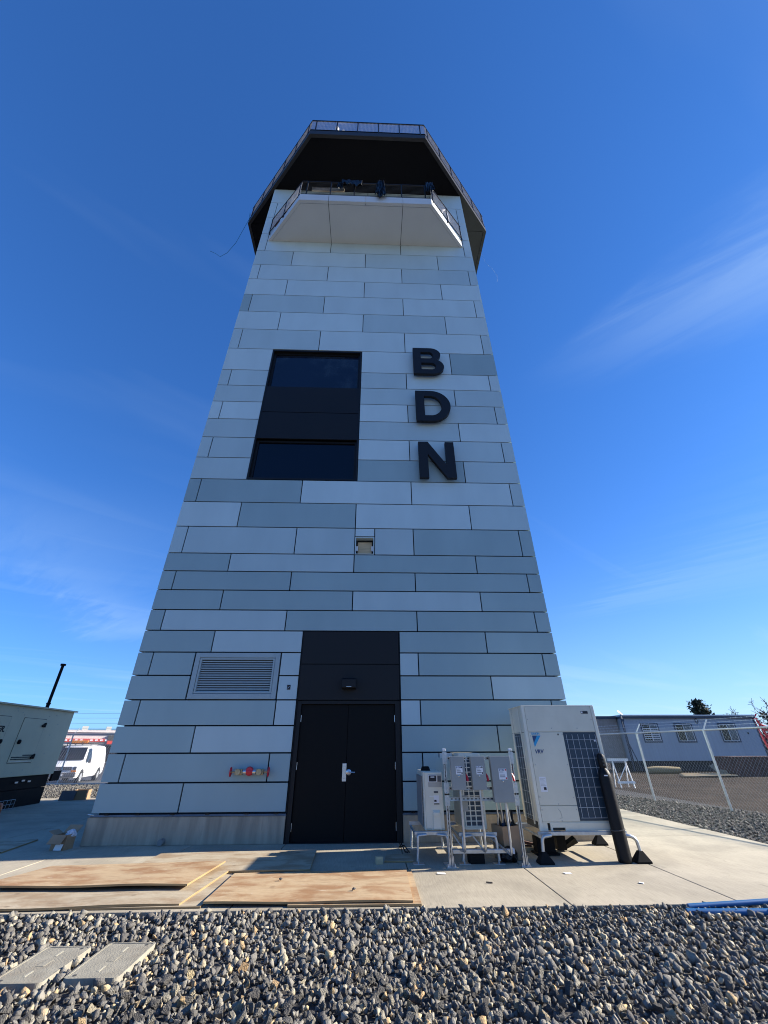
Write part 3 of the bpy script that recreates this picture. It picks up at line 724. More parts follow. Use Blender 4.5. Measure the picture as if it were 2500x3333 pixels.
# window: two panes with black spandrels between
WN = MB()
x0, x1 = -2.93, 0.0
for (a, c, z0, z1_) in ((x0, x0 + .05, 7.57, 12.77), (x1 - .05, x1, 7.57, 12.77)): WN.box(a, c, -0.005, 0.25, z0, z1_)
WN.box(x0 + .05, x1 - .05, -0.005, 0.25, 12.71, 12.77); WN.box(x0 + .05, x1 - .05, -0.005, 0.25, 7.57, 7.62)
win = WN.build('window', BLKMET, T, label='tall black framed window with two panes and two black spandrels')
for z0, z1_ in ((8.985, 9.985), (10.005, 11.055)):
    s_ = MB(); s_.box(x0 + .052, x1 - .052, 0.0, 0.04, z0, z1_); s_.build('spandrel', BLACKP, win)
for z0, z1_, gm in ((7.62, 8.97, GLASS), (11.06, 12.71, mm)):
    f = MB(); e = .06
    f.box(x0 + .05, x0 + .05 + e, .09, .19, z0, z1_); f.box(x1 - .05 - e, x1 - .05, .09, .19, z0, z1_)
    f.box(x0 + .05 + e, x1 - .05 - e, .09, .19, z1_ - e, z1_); f.box(x0 + .05 + e, x1 - .05 - e, .09, .19, z0, z0 + e)
    f.build('sash', BLKMET, win)
    p = MB(); p.box(x0 + .11, x1 - .11, .13, .15, z0 + e, z1_ - e); p.build('pane', gm, win)
bl = MB(); bl.box(-2.72, -2.38, .22, .235, 7.7, 8.9); bl.build('interior_panel', mat('grey_board', (0.25, 0.3, 0.33), rough=0.7), win)

# niche for a light, box-shaped hole with a plywood back
ni = MB()
ni.box(0.008, 0.03, 0.0, 0.2, 5.43, 5.895); ni.box(0.455, 0.477, 0.0, 0.2, 5.43, 5.895); ni.box(0.03, 0.455, 0.0, 0.2, 5.875, 5.895); ni.box(0.03, 0.455, 0.0, 0.2, 5.43, 5.445)
nio = ni.build('niche', PAN['L'], T, label='square niche with a plywood back and two white brackets')
b = MB(); b.box(0.03, 0.455, 0.17, 0.19, 5.445, 5.875); b.build('niche_back', BLKMET, nio)
b = MB(); b.box(0.07, 0.415, 0.13, 0.15, 5.46, 5.81); b.build('plywood', LUMBER, nio)
for a in (0.035, 0.405):
    b = MB(); b.box(a, a + .045, 0.08, 0.11, 5.56, 5.68); b.build('bracket', WHITE, nio)
    b = MB(); b.box(a + .01, a + .04, 0.112, 0.128, 5.46, 5.84); b.build('rail', BLKMET, nio)
b = MB(); b.box(0.011, 0.474, 0, 0.032, 5.918, 6.123); b.build('panel', PAN['L'], T)

# louvre
lv = MB()
X0, X1, Z0, Z1 = -3.205, -1.462, 2.262, 3.142
e = 0.095
lv.box(X0, X0 + e, -0.012, 0.06, Z0, Z1); lv.box(X1 - e, X1, -0.012, 0.06, Z0, Z1)
lv.box(X0 + e, X1 - e, -0.012, 0.06, Z1 - e, Z1); lv.box(X0 + e, X1 - e, -0.012, 0.06, Z0, Z0 + e)
lvo = lv.build('louvre', ALUM, T, bevel=0.004, label='aluminium wall louvre in a wide frame')
e2 = e + .008
f = MB(); a0, a1, b0, b1 = X0 + e2, X1 - e2, Z0 + e2, Z1 - e2
f.box(a0, a0 + .035, 0.0, 0.08, b0, b1); f.box(a1 - .035, a1, 0.0, 0.08, b0, b1); f.box(a0 + .035, a1 - .035, 0, .08, b1 - .03, b1); f.box(a0 + .035, a1 - .035, 0, .08, b0, b0 + .03)
f.build('louvre_frame', ALUM, lvo)
nb = 14; hh = (b1 - b0 - .06) / nb
for k in range(nb):
    zc_ = b0 + .03 + hh * (k + .5)
    b = MB(); b.obox(((a0 + a1) / 2, 0.036, zc_ - .001), (a1 - a0 - .074, 0.022, 0.004), (R(30), 0, 0)); b.obox(((a0 + a1) / 2, 0.024, zc_ - .014), (a1 - a0 - .074, 0.005, 0.019), (0, 0, 0))
    b.build('blade', ALUM, lvo)
b = MB(); b.box(a0, a1, 0.083, 0.089, b0, b1); b.build('louvre_back', INK, lvo)
# open electrical box
eb = MB(); eb.box(-1.255, -1.185, -0.003, 0.0, 2.435, 2.525)
ebo = eb.build('outlet_hole', INK, T)
for s_ in (-1, 1):
    b = MB(); b.tube([(-1.22 + s_ * .02, -.003, 2.50), (-1.222 + s_ * .008, -.02, 2.48), (-1.235, -.02, 2.455)], .003, 4); b.build('wire', STEEL, ebo)

# door
df = MB()
for (a, c, z0, z1_) in ((-1.02, -0.935, 0, 2.236), (0.925, 1.025, 0, 2.236), (-0.935, 0.925, 2.172, 2.236)): df.box(a, c, 0.02, 0.2, z0, z1_)
df.box(-1.03, -1.02, -0.01, 0.2, 0, 3.6); df.box(1.025, 1.033, -0.01, 0.2, 0, 3.6)
df.build('door_frame', BLKMET, T, bevel=0.004)
for a, c, kk in ((-0.931, -0.007, 0), (-0.001, 0.921, 1)):
    d = MB(); d.box(a, c, 0.075, 0.12, 0.012, 2.167)
    do = d.build('door', DOORP, T, bevel=0.003, label=('left' if kk == 0 else 'right') + ' black steel door leaf')
    for z in (0.22, 1.13, 1.92):
        h_ = MB(); xx = a + .004 if kk == 0 else c - .004
        h_.bar((xx, 0.066, z - .06), (xx, 0.066, z + .06), 0.009, 8); h_.build('hinge', STEEL, do)
    if kk == 0:
        b = MB(); b.box(-0.075, 0.0, 0.066, 0.074, 0.886, 1.17); b.box(-0.062, -0.018, 0.058, 0.066, 0.93, 1.13); b.build('latch_plate', STEEL, do, bevel=.003)
    else:
        b = MB(); b.lathe((0.045, 0.04, 1.03), [(0.048, 0.034), (0.048, 0.02), (0.036, 0.012), (0.015, 0.010), (0.015, -0.02)], 18, 'Y'); b.build('rose', STEEL, do, smooth=True)
        b = MB(); b.tube([(0.045, 0.02, 1.03), (0.06, 0.012, 1.03), (0.165, 0.012, 1.028)], [0.013, 0.013, 0.011], 8); b.build('handle', STEEL, do, smooth=True)
b = MB(); b.box(-1.02, 1.02, 0.0, 0.19, 0.0, 0.014); b.build('threshold', BLKMET, T)
for z0, z1_ in ((2.25, 2.918), (2.932, 3.594)):
    b = MB(); b.box(-1.017, 1.017, 0.0, 0.03, z0, z1_); b.build('over_door_panel', BLACKP, T)
wl_ = MB(); wl_.prism([(-.14, -.002, 2.44), (-.14, -.002, 2.63), (-.14, -.10, 2.645), (-.14, -.19, 2.61), (-.14, -.19, 2.46), (-.14, -.17, 2.44)], (0.275, 0, 0))
wlo = wl_.build('wall_light', BLKMET, T, bevel=0.006, label='black box wall light above the door')
b = MB(); b.box(-.05, .05, -.192, -.188, 2.468, 2.474); b.build('badge', STEEL, wlo)

# fire hose connection
hc = MB(); hc.lathe((-1.745, 0, 1.06), [(0.05, -0.002), (0.05, -0.07), (0.07, -0.08), (0.075, -0.11), (0.06, -0.135), (0.02, -0.14)], 14, 'Y')
hc.tube([(-1.80, -.09, 1.05), (-1.745, -.09, 1.052), (-1.69, -.09, 1.05)], [.052, .062, .052], 12)
hco = hc.build('fire_hose_connection', RED, T, smooth=True, label='red and brass fire hose connection with two hand wheels')
for s_ in (-1, 1):
    b = MB(); b.tube([(-1.745 + s_ * .055, -.09, 1.05), (-1.745 + s_ * .115, -.09, 1.05)], .042, 12); b.build('collar', STEEL, hco, smooth=True)
    b = MB(); cxx = -1.745 + s_ * .19
    b.obox((cxx, -.09, 1.05), (.13, .085, .09)); b.lathe((cxx, -.09, 1.05), [(0.05, -0.09), (0.05, 0.0)], 12, 'Y'); b.build('valve_body', BRASS, hco, bevel=.008)
    b = MB(); b.lathe((cxx, -.09, 1.05), [(0.046, -0.105), (0.046, -0.091)], 14, 'Y'); b.box(cxx - .006, cxx + .006, -.198, -.195, 1.02, 1.08); b.build('cap', BRASS, hco, smooth=True)
    b = MB(); b.bar((cxx + s_ * .06, -.09, 1.05), (cxx + s_ * .15, -.09, 1.05), .014, 8); b.build('stem', BRASS, hco)
    b = MB(); xw = cxx + s_ * .15
    b.tube([(xw, -.09 + .055 * math.cos(t), 1.05 + .07 * math.sin(t)) for t in [2 * math.pi * k / 16 for k in range(17)]], .010, 6, False)
    for k in range(4):
        t = k * math.pi / 4; b.bar((xw, -.09 + .055 * math.cos(t), 1.05 + .07 * math.sin(t)), (xw, -.09 - .055 * math.cos(t), 1.05 - .07 * math.sin(t)), .006, 5)
    b.build('hand_wheel', RED, hco)

# letters
def arc(cx, cy, rx, ry, a0, a1, n=14):
    return [(cx + rx * math.cos(R(a0 + (a1 - a0) * k / n)), cy + ry * math.sin(R(a0 + (a1 - a0) * k / n))) for k in range(n + 1)]
H_ = 1.215
LB = [[(0, 0)] + [(0.60, 0)] + arc(0.60, 0.345, 0.375, 0.345, -90, 62, 14) + arc(0.56, 0.915, 0.335, 0.30, -30, 90, 12) + [(0, H_)],
      [(0.25, 0.20), (0.25, 0.505), (0.58, 0.505)] + arc(0.58, 0.3525, 0.135, 0.1525, 90, -90, 10),
      [(0.25, 0.715), (0.25, 1.015), (0.53, 1.015)] + arc(0.53, 0.865, 0.12, 0.15, 90, -90, 10)]
LD = [[(0, 0), (0.46, 0)] + arc(0.46, H_ / 2, 0.575, H_ / 2, -90, 90, 26) + [(0, H_)],
      [(0.255, 0.215), (0.255, H_ - 0.215), (0.44, H_ - 0.215)] + arc(0.44, H_ / 2, 0.33, H_ / 2 - 0.215, 90, -90, 20)]
LN = [[(0, 0), (0.245, 0), (0.245, 0.80), (0.735, 0), (0.985, 0), (0.985, H_), (0.745, H_), (0.745, 0.425), (0.265, H_), (0, H_)]]
for nm, sp, z in (('B', LB, 11.57), ('D', LD, 9.585), ('N', LN, 7.58)):
    me = curve_mesh(sp, 0.10, 'letter')
    o = place_mesh(me, 'letter', LETTER, T, (1.668, -0.15, z), FACE, 'raised black letter ' + nm)
    for dx_, dz_ in ((.12, .25), (.12, .95), (.85, .3)):
        b = MB(); b.bar((1.668 + dx_, -.101, z + dz_), (1.668 + dx_, 0.001, z + dz_), .012, 6)
        so = b.build('standoff', BLKMET, None); so.parent = o; so.matrix_parent_inverse = (Matrix.Translation(o.location) @ Euler(FACE).to_matrix().to_4x4()).inverted()

# ---- balcony
ZB = 19.56
bal = MB()
out = [(-4.07, 0.0), (-2.555, -1.515), (2.555, -1.515), (4.07, 0.0)]
inn = [(-3.93, -0.003), (-2.515, -1.40), (2.515, -1.40), (3.93, -0.003)]
bal.prism([(x, y, 19.70) for x, y in [(-3.9, 0.08)] + [(-2.46, -1.37), (2.46, -1.37)] + [(3.9, 0.08)]], (0, 0, 0.30))
balo = bal.build('balcony', BALC, T, label='white projecting balcony with chamfered sides')
soff = [[(-3.90, -0.004), (-2.512, -1.392), (-1.45, -1.392), (-1.45, -0.004)], [(-1.43, -0.004), (-1.43, -1.392), (1.43, -1.392), (1.43, -0.004)], [(1.45, -0.004), (1.45, -1.392), (2.512, -1.392), (3.90, -0.004)]]
for s_ in soff:
    b = MB(); b.prism([(x, y, ZB + .012) for x, y in s_], (0, 0, .05)); b.build('soffit_panel', BALC, balo)
def fascia(p, q, ip, iq, g0=0.0, g1=0.0):
    P, Q, IP, IQ = Vector(p), Vector(q), Vector(ip), Vector(iq)
    d = (Q - P).normalized(); di = (IQ - IP).normalized()
    P2_, Q2_, I1, I2 = P + d * g0, Q - d * g1, IP + di * g0, IQ - di * g1
    b = MB(); b.prism([(P2_.x, P2_.y, ZB), (Q2_.x, Q2_.y, ZB), (I2.x, I2.y, ZB), (I1.x, I1.y, ZB)], (0, 0, .462))
    return b.build('fascia_panel', BALC, balo)
fascia(out[0], out[1], (-3.915, -.001), (-2.51, -1.405)); fascia(out[2], out[3], (2.51, -1.405), (3.915, -.001))
fx = [-2.555, -1.44, 0, 1.44, 2.555]
for k in range(4):
    ia = -2.51 if k == 0 else fx[k]; ib = 2.51 if k == 3 else fx[k + 1]
    fascia((fx[k], -1.515), (fx[k + 1], -1.515), (ia, -1.405), (ib, -1.405), 0 if k == 0 else .008, 0 if k == 3 else .008)
b = MB(); b.prism([(x, y, ZB + .03) for x, y in inn], (0, 0, .1)); b.build('joint_liner', CORE, balo)

def railing(name, pts, z0, h, spacing, mode, post=0.028):
    """A guard railing along a polyline: a part of the tower, with rails, posts and infill wires."""
    r_ = bpy.data.objects.new(name, None); COL.objects.link(r_); r_.parent = T
    for a, c in zip(pts[:-1], pts[1:]):
        b = MB(); b.bar((*a, z0 + h), (*c, z0 + h), post, 4, rot=R(45)); b.build('top_rail', BLKMET, r_)
        b = MB(); b.bar((*a, z0 + .10), (*c, z0 + .10), post * .7, 4, rot=R(45)); b.build('bottom_rail', BLKMET, r_)
    for a, c in zip(pts[:-1], pts[1:]):
        wi = MB()
        A, C_ = Vector(a), Vector(c); L_ = (C_ - A).length; k = max(1, round(L_ / spacing))
        for i in range(k + 1):
            p = A + (C_ - A) * (0.04 + 0.92 * i / k)
            b = MB(); b.bar((p.x, p.y, z0 - .12), (p.x, p.y, z0 + h), post, 4, rot=R(45)); b.build('post', BLKMET, r_)
        if mode == 'cable':
            for j in range(1, 11):
                z = z0 + .10 + (h - .1) * j / 11
                b = MB(); b.bar((*a, z), (*c, z), .0075, 4, caps=False); b.build('cable', BLKMET, r_)
            continue
        nv = int(L_ / .06)
        for i in range(nv):
            p = A + (C_ - A) * ((i + .5) / nv); wi.bar((p.x, p.y, z0 + .1), (p.x, p.y, z0 + h), .0042, 3, caps=False)
        for j in range(1, int(h / .06)):
            z = z0 + .10 + .06 * j
            if z < z0 + h: wi.bar((*a, z), (*c, z), .0042, 3, caps=False)
        o = wi.build('infill_mesh', MESHW, r_); o['kind'] = 'stuff'
    return r_
railing('front_railing', [(-2.55, -1.48), (2.55, -1.48)], 20.02, 1.18, 1.0, 'cable')
railing('side_railing', [(-4.10, -0.04), (-2.58, -1.47)], 20.02, 1.18, 1.0, 'mesh')
railing('side_railing', [(2.58, -1.47), (4.10, -0.04)], 20.02, 1.18, 1.0, 'mesh')

# ---- cab level: black octagonal deck with guard rail
ZC, AP, CYC, HE = 24.24, 6.05, 3.98, 2.5
def octo(ap, he): return [(-he, CYC - ap), (he, CYC - ap), (ap, CYC - he), (ap, CYC + he), (he, CYC + ap), (-he, CYC + ap), (-ap, CYC + he), (-ap, CYC - he)]
cab = MB(); cab.prism([(x, y, ZC + .03) for x, y in octo(AP - .04, HE - .02)], (0, 0, .30))
cabo = cab.build('cab_deck', SOFFIT, T, label='black octagonal cab deck overhanging the shaft')
o1, o2 = octo(AP, HE), octo(AP - .13, HE - .055)
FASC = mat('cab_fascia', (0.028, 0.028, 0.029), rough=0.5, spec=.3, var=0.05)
for k in range(8):
    a, c, ia, ic = o1[k], o1[(k + 1) % 8], o2[k], o2[(k + 1) % 8]
    b = MB(); b.prism([(*a, ZC - .02), (*c, ZC - .02), (*ic, ZC - .02), (*ia, ZC - .02)], (0, 0, .37)); b.build('cab_fascia', FASC, cabo)
# soffit laid in panels
for (xa, xb) in ((-5.9, -4.42), (4.42, 5.9)):
    for k in range(3):
        ya, yb = 1.5 + k * 1.65, 1.5 + (k + 1) * 1.65 - .02
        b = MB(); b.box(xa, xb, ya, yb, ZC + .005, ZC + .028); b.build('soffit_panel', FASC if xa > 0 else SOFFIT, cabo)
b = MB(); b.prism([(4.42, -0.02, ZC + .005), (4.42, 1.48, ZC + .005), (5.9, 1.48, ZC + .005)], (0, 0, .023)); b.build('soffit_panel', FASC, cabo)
railing('cab_railing', [*octo(AP - .02, HE)[6:], *octo(AP - .02, HE)[:4]], ZC + .38, 1.16, 0.99, 'mesh', post=0.03)
b = MB(); b.box(-1.47, 1.62, -1.85, -1.55, ZC + .35, ZC + 1.02); b.build('deck_cabinet', mat('cabinet_green_black', (0.02, 0.03, 0.033), rough=0.6), cabo)
b = MB(); b.lathe((-1.12, -1.85, ZC + 1.02), [(0.05, 0), (0.07, .08), (0.02, .2)], 8); b.lathe((-1.40, -1.9, ZC + .9), [(0.03, 0), (0.06, .22), (0.10, .3), (0.02, .62)], 8); b.build('deck_light', WHITE, cabo)
# upper cab: sloped glass storey and roof, out of the photographer's sight but part of the tower
def octz(ap, z): he = ap * .413; return [(x, y, z) for x, y in octo(ap, he)]
b = MB(); v0, v1 = octz(4.2, ZC + .36), octz(4.7, ZC + 3.4); b.add(v0 + v1, [(i, (i + 1) % 8, 8 + (i + 1) % 8, 8 + i) for i in range(8)]); b.build('cab_glazing', GLASS, cabo)
b = MB(); b.prism(octz(5.0, ZC + 3.4), (0, 0, .45)); b.build('cab_roof', BLACKP, cabo)

# ================================================================== things on the balcony
def crumple(name, c, sx, sy, sz, label, seed, pts=None):
    """A hanging sheet of black plastic: a folded, closed, crumpled skin."""
    bm = bmesh.new(); bmesh.ops.create_icosphere(bm, subdivisions=4, radius=1.0)
    for v in bm.verts:
        p = v.co.copy()
        n_ = mnoise.noise(p * 1.6 + Vector((seed, 0, 0))) * .35 + mnoise.noise(p * 4.2 + Vector((0, seed, 0))) * .16
        fold = .18 * math.sin(9 * p.x + 2.5 * p.z + seed)
        tap = 1.0 + (pts or 0.0) * p.z
        v.co = Vector((p.x * sx * (1 + n_) * tap, p.y * sy * (1 + n_ + fold), p.z * sz * (1 + n_ * .8)))
    me = bpy.data.meshes.new(name); bm.to_mesh(me); bm.free(); me.materials.append(TARP)
    o = bpy.data.objects.new(name, me); COL.objects.link(o); o.location = c
    o.data.polygons.foreach_set('use_smooth', [True] * len(me.polygons))
    return rebase_loc(tag(o, label, 'tarp'))
def rebase_loc(o):
    c = o.location.copy(); o.location = (0, 0, 0); me = o.data
    for v in me.vertices: v.co += c
    return rebase(o)
def tarp(x0, x1, ztop, zbot, y, label, seed, taper=1.0, back=0.25):
    """A plastic sheet hung over the rail: falls in folds in front, a short flap behind."""
    nu, nv = 26, 22; vs, fs = [], []; rn = random.Random(seed); cx_ = (x0 + x1) / 2
    for j in range(nv + 1):
        v = j / nv
        for i in range(nu + 1):
            u = i / nu
            drop = (ztop - zbot) * (0.80 + 0.35 * mnoise.noise(Vector((u * 3 + seed, 0, 0))))
            w = (x0 + (x1 - x0) * u - cx_) * (1 + (taper - 1) * v) + cx_
            fold = (.028 + .05 * v) * math.sin(u * (9 + 4 * taper) + seed + 1.5 * v) + .05 * mnoise.noise(Vector((u * 5, v * 4, seed)))
            vs.append((w + .03 * mnoise.noise(Vector((u * 4, v * 5, seed + 3))), y - abs(fold) - .015 - .03 * v, ztop + .02 - drop * v))
    N = len(vs)
    for i in range(nu + 1):
        u = i / nu; vs.append((x0 + (x1 - x0) * u, y + .07, ztop + .025))
    for i in range(nu + 1):
        u = i / nu; vs.append((x0 + (x1 - x0) * u, y + .09 + .02 * math.sin(u * 11), ztop - back * (.7 + .3 * math.sin(u * 7 + seed))))
    I = lambda i, j: j * (nu + 1) + i
    fs = [(I(i, j), I(i + 1, j), I(i + 1, j + 1), I(i, j + 1)) for j in range(nv) for i in range(nu)]
    fs += [(N + i, N + i + 1, i + 1, i) for i in range(nu)] + [(N + nu + 1 + i, N + nu + 2 + i, N + i + 1, N + i) for i in range(nu)]
    b = MB(); b.add(vs, fs); o = single(b, 'black_tarp', TARP, label, 'tarp', 'black plastic sheets on the balcony', smooth=True)
    m_ = o.modifiers.new('thickness', 'SOLIDIFY'); m_.thickness = .006
    return o
tarp(-1.0, -0.16, 21.27, 20.60, -1.53, 'wide black plastic sheet draped over the left half of the balcony railing', 1.3, .95)
tarp(0.46, 0.70, 21.27, 19.45, -1.54, 'long black plastic sheet hanging down over the balcony front edge', 4.1, 1.9)
tarp(2.40, 2.66, 21.30, 20.15, -1.54, 'black plastic sheet bunched at the right corner of the balcony railing', 7.7, 1.5)
tarp(-1.12, -0.93, 21.0, 20.25, -1.53, 'small black plastic scrap hanging at the left end of the draped sheet', 9.2, 1.1)
def plank(a, c, w, h, label, name='plank', m=LUMBER, cat='plank', group=None):
    A, C_ = Vector(a), Vector(c); d = (C_ - A)
    b = MB(); rz = math.atan2(d.y, d.x); ry = -math.asin(d.z / d.length)
    b.obox((A + C_) / 2, (d.length, w, h), (0, ry, rz)); return single(b, name, m, label, cat, group)
GRPL = 'lumber left on the balcony'
plank((-2.42, -1.40, 20.20), (-1.50, -1.40, 20.19), .04, .19, 'pale pine plank on edge behind the left end of the balcony front rail', group=GRPL)
plank((-1.42, -1.39, 20.18), (-0.98, -1.39, 20.18), .04, .19, 'short pine plank behind the balcony rail left of the draped sheet', group=GRPL)
plank((-0.10, -1.40, 20.18), (1.28, -1.40, 20.16), .04, .14, 'pale pine plank behind the middle of the balcony rail', group=GRPL)
plank((-2.2, -1.33, 20.95), (-0.9, -1.33, 20.95), .03, .30, 'wide weathered board leaning behind the upper left of the balcony rail', m=PLYG, group=GRPL)
plank((1.5, -1.41, 20.22), (2.3, -1.41, 20.21), .04, .06, 'thin dull batten behind the right end of the balcony front rail', m=PLYG, group=GRPL)
BRN = mat('brown_board', (0.22, 0.10, 0.05), rough=0.75, var=0.15)
for k, (s0, s1) in enumerate(((.12, .26), (.36, .50), (.58, .70), (.78, .88))):
    A = Vector((-4.02, -0.02)); Bv = Vector((-2.50, -1.40))
    p, q = A + (Bv - A) * s0, A + (Bv - A) * s1
    plank((p.x, p.y, 20.55), (q.x, q.y, 20.55), .03, .42, ('brown board upright behind the left side balcony rail, nearest the wall', 'brown board upright behind the left side balcony rail, second from the wall', 'brown board upright behind the left side balcony rail, third from the wall', 'brown board upright behind the left side balcony rail, at the front corner')[k], m=BRN, group=GRPL)
b = MB(); b.tube([(3.05, -.92, 20.1), (3.15, -.86, 20.7), (3.28, -.75, 20.95), (3.38, -.66, 20.8), (3.42, -.62, 20.2)], .05, 8); single(b, 'white_hose', WHITE, 'white hose looped inside the right balcony railing', 'hose', smooth=True)
# loose cables hanging from the cab deck
b = MB(); b.tube([(-6.02, 1.6, 24.9), (-6.10, 1.45, 25.25), (-6.0, 1.40, 24.5), (-6.1, 1.35, 23.2), (-6.15, 1.25, 21.9), (-6.35, 1.2, 20.9), (-6.6, 1.2, 20.55), (-6.85, 1.2, 20.8), (-7.15, 1.2, 21.0)], .010, 5)
single(b, 'loose_cable', WIREB, 'thin dark blue cable dangling from the left corner of the cab deck', 'cable', smooth=True)
b = MB(); b.tube([(5.95, 2.4, 24.2), (5.98, 2.3, 23.4), (6.02, 2.2, 22.6), (6.25, 2.2, 22.2), (6.42, 2.2, 21.6), (6.35, 2.2, 21.0)], .003, 4)
single(b, 'loose_wire', GALV, 'fine pale wire dangling under the right side of the cab deck', 'wire', smooth=True)

# ================================================================== plywood sheets
def sheet(corners, th, label, m, group='plywood sheets on the slab', sag=0.0, name='plywood_sheet', n=10):
    """corners: four points (bl, br, fr, fl) of the top face, with heights."""
    bl, br, fr, fl = [Vector(c) for c in corners]
    vs, fs, mi = [], [], []
    for j in range(5):
        for i in range(n + 1):
            u, v = i / n, j / 4
            p = (bl * (1 - u) + br * u) * (1 - v) + (fl * (1 - u) + fr * u) * v
            p.z += sag * math.sin(u * 9.0 + v) * .5 * v
            vs.append(p)
    N = len(vs); vs += [p - Vector((0, 0, th)) for p in vs]
    I = lambda i, j: j * (n + 1) + i
    b = MB(); top = [(I(i, j), I(i + 1, j), I(i + 1, j + 1), I(i, j + 1)) for j in range(4) for i in range(n)]
    b.add(vs, top, 0)
    edge = []
    per = [I(i, 0) for i in range(n + 1)] + [I(n, j) for j in range(1, 5)] + [I(i, 4) for i in range(n - 1, -1, -1)] + [I(0, j) for j in range(3, 0, -1)]
    for k in range(len(per)):
        a, c = per[k], per[(k + 1) % len(per)]; edge.append((a, c, N + c, N + a))
    b.f += edge; b.m += [1] * len(edge)
    bot = [tuple(N + x for x in reversed(f)) for f in top]; b.f += bot; b.m += [0] * len(bot)
    return single(b, name, [m, PLYE], label, 'plywood', group)
sheet([(-3.90, -1.50, .035), (-1.53, -1.60, .085), (-1.62, -2.72, .095), (-4.02, -2.64, .075)], .018, 'reddish plywood sheet propped up over the others left of the door', PLY, sag=.012)
sheet([(-3.78, -2.20, .022), (-1.40, -1.87, .036), (-1.52, -3.16, .036), (-3.95, -3.255, .03)], .018, 'grey weathered plywood sheet along the gravel at the left', PLYG, sag=.012)
sheet([(-2.6, -1.88, .018), (-1.28, -1.95, .018), (-1.29, -3.19, .018), (-2.6, -3.2, .018)], .016, 'plywood sheet mostly hidden under the grey weathered one', PLYG)
sheet([(-1.275, -2.03, .042), (0.93, -1.92, .042), (0.90, -3.20, .045), (-1.275, -3.17, .045)], .018, 'orange brown plywood sheet lying in front of the door along the gravel', PLY, sag=.010)
sheet([(-0.4, -1.87, .022), (1.00, -1.86, .022), (0.985, -3.225, .022), (-0.4, -3.21, .022)], .018, 'plywood sheet showing as a strip under the right end of the orange brown one', PLY)
sheet([(-2.75, -0.72, .030), (-0.385, -0.655, .034), (-0.345, -1.82, .030), (-2.75, -1.9, .030)], .018, 'shaded plywood sheet right in front of the left door leaf', PLYG, sag=.004)
sheet([(-7.2, 0.75, .02), (-5.50, 0.55, .02), (-5.34, -0.50, .02), (-7.2, -0.35, .02)], .018, 'dark plywood sheet in the shade at the far left edge', PLYG)
sheet([(0.70, -0.95, .02), (1.10, -0.93, .02), (1.08, -1.38, .02), (0.66, -1.36, .02)], .018, 'small square plywood offcut beside the left air conditioner stand', PLYG, n=4)
b = MB(); b.obox((0.585, -1.42, .04), (.10, .09, .08), (0, 0, .15)); single(b, 'wood_block', LUMBER, 'small sawn wood block on the slab left of the square offcut', 'block', bevel=.003)
b = MB(); b.tube([(.93, -.42, 0.012), (.96, -.6, .09), (1.0, -.85, .03), (1.03, -.96, .045)], .008, 6); b.tube([(.95, -.40, 0.012), (1.0, -.6, .07), (1.06, -.88, .03)], .008, 6); single(b, 'black_hose', RUBBER, 'pair of thin black hoses running out beside the door', 'hose', smooth=True)
for k, (x, y, z, l_) in enumerate(((-.62, -2.42, .042, 'small dark stone on the orange brown plywood, nearer the door'), (.27, -2.86, .044, 'small dark stone on the orange brown plywood, nearer the gravel'))):
    v, f = SH_NEAR[k]; b = MB(); b.add([(x + q[0] * .03, y + q[1] * .03, z + .018 + q[2] * .025) for q in v], [tuple(t) for t in f]); single(b, 'stone', STONE_MASS, l_, 'stone')
for k, (x, y, a, l_) in enumerate(((3.02, -2.05, .2, 'larger white paper scrap on the sunlit slab'), (3.72, -2.52, .9, 'small white paper scrap near the right joint of the slab'), (1.38, -1.99, .1, 'thin white paper strip in front of the small units'), (3.27, -0.88, .5, 'white paper scrap in the shade under the tall unit'))):
    b = MB(); w2 = (.10, .05, .11, .05)[k]; b.obox((x, y, .006), (w2, .05, .004), (0.06, 0.05, a)); single(b, 'paper_scrap', PAPER, l_, 'paper')
b = MB(); b.tube([(1.86, -2.42, .008), (1.93, -2.45, .008)], .007, 5); single(b, 'twig', BARK, 'short brown twig on the sunlit slab', 'twig')

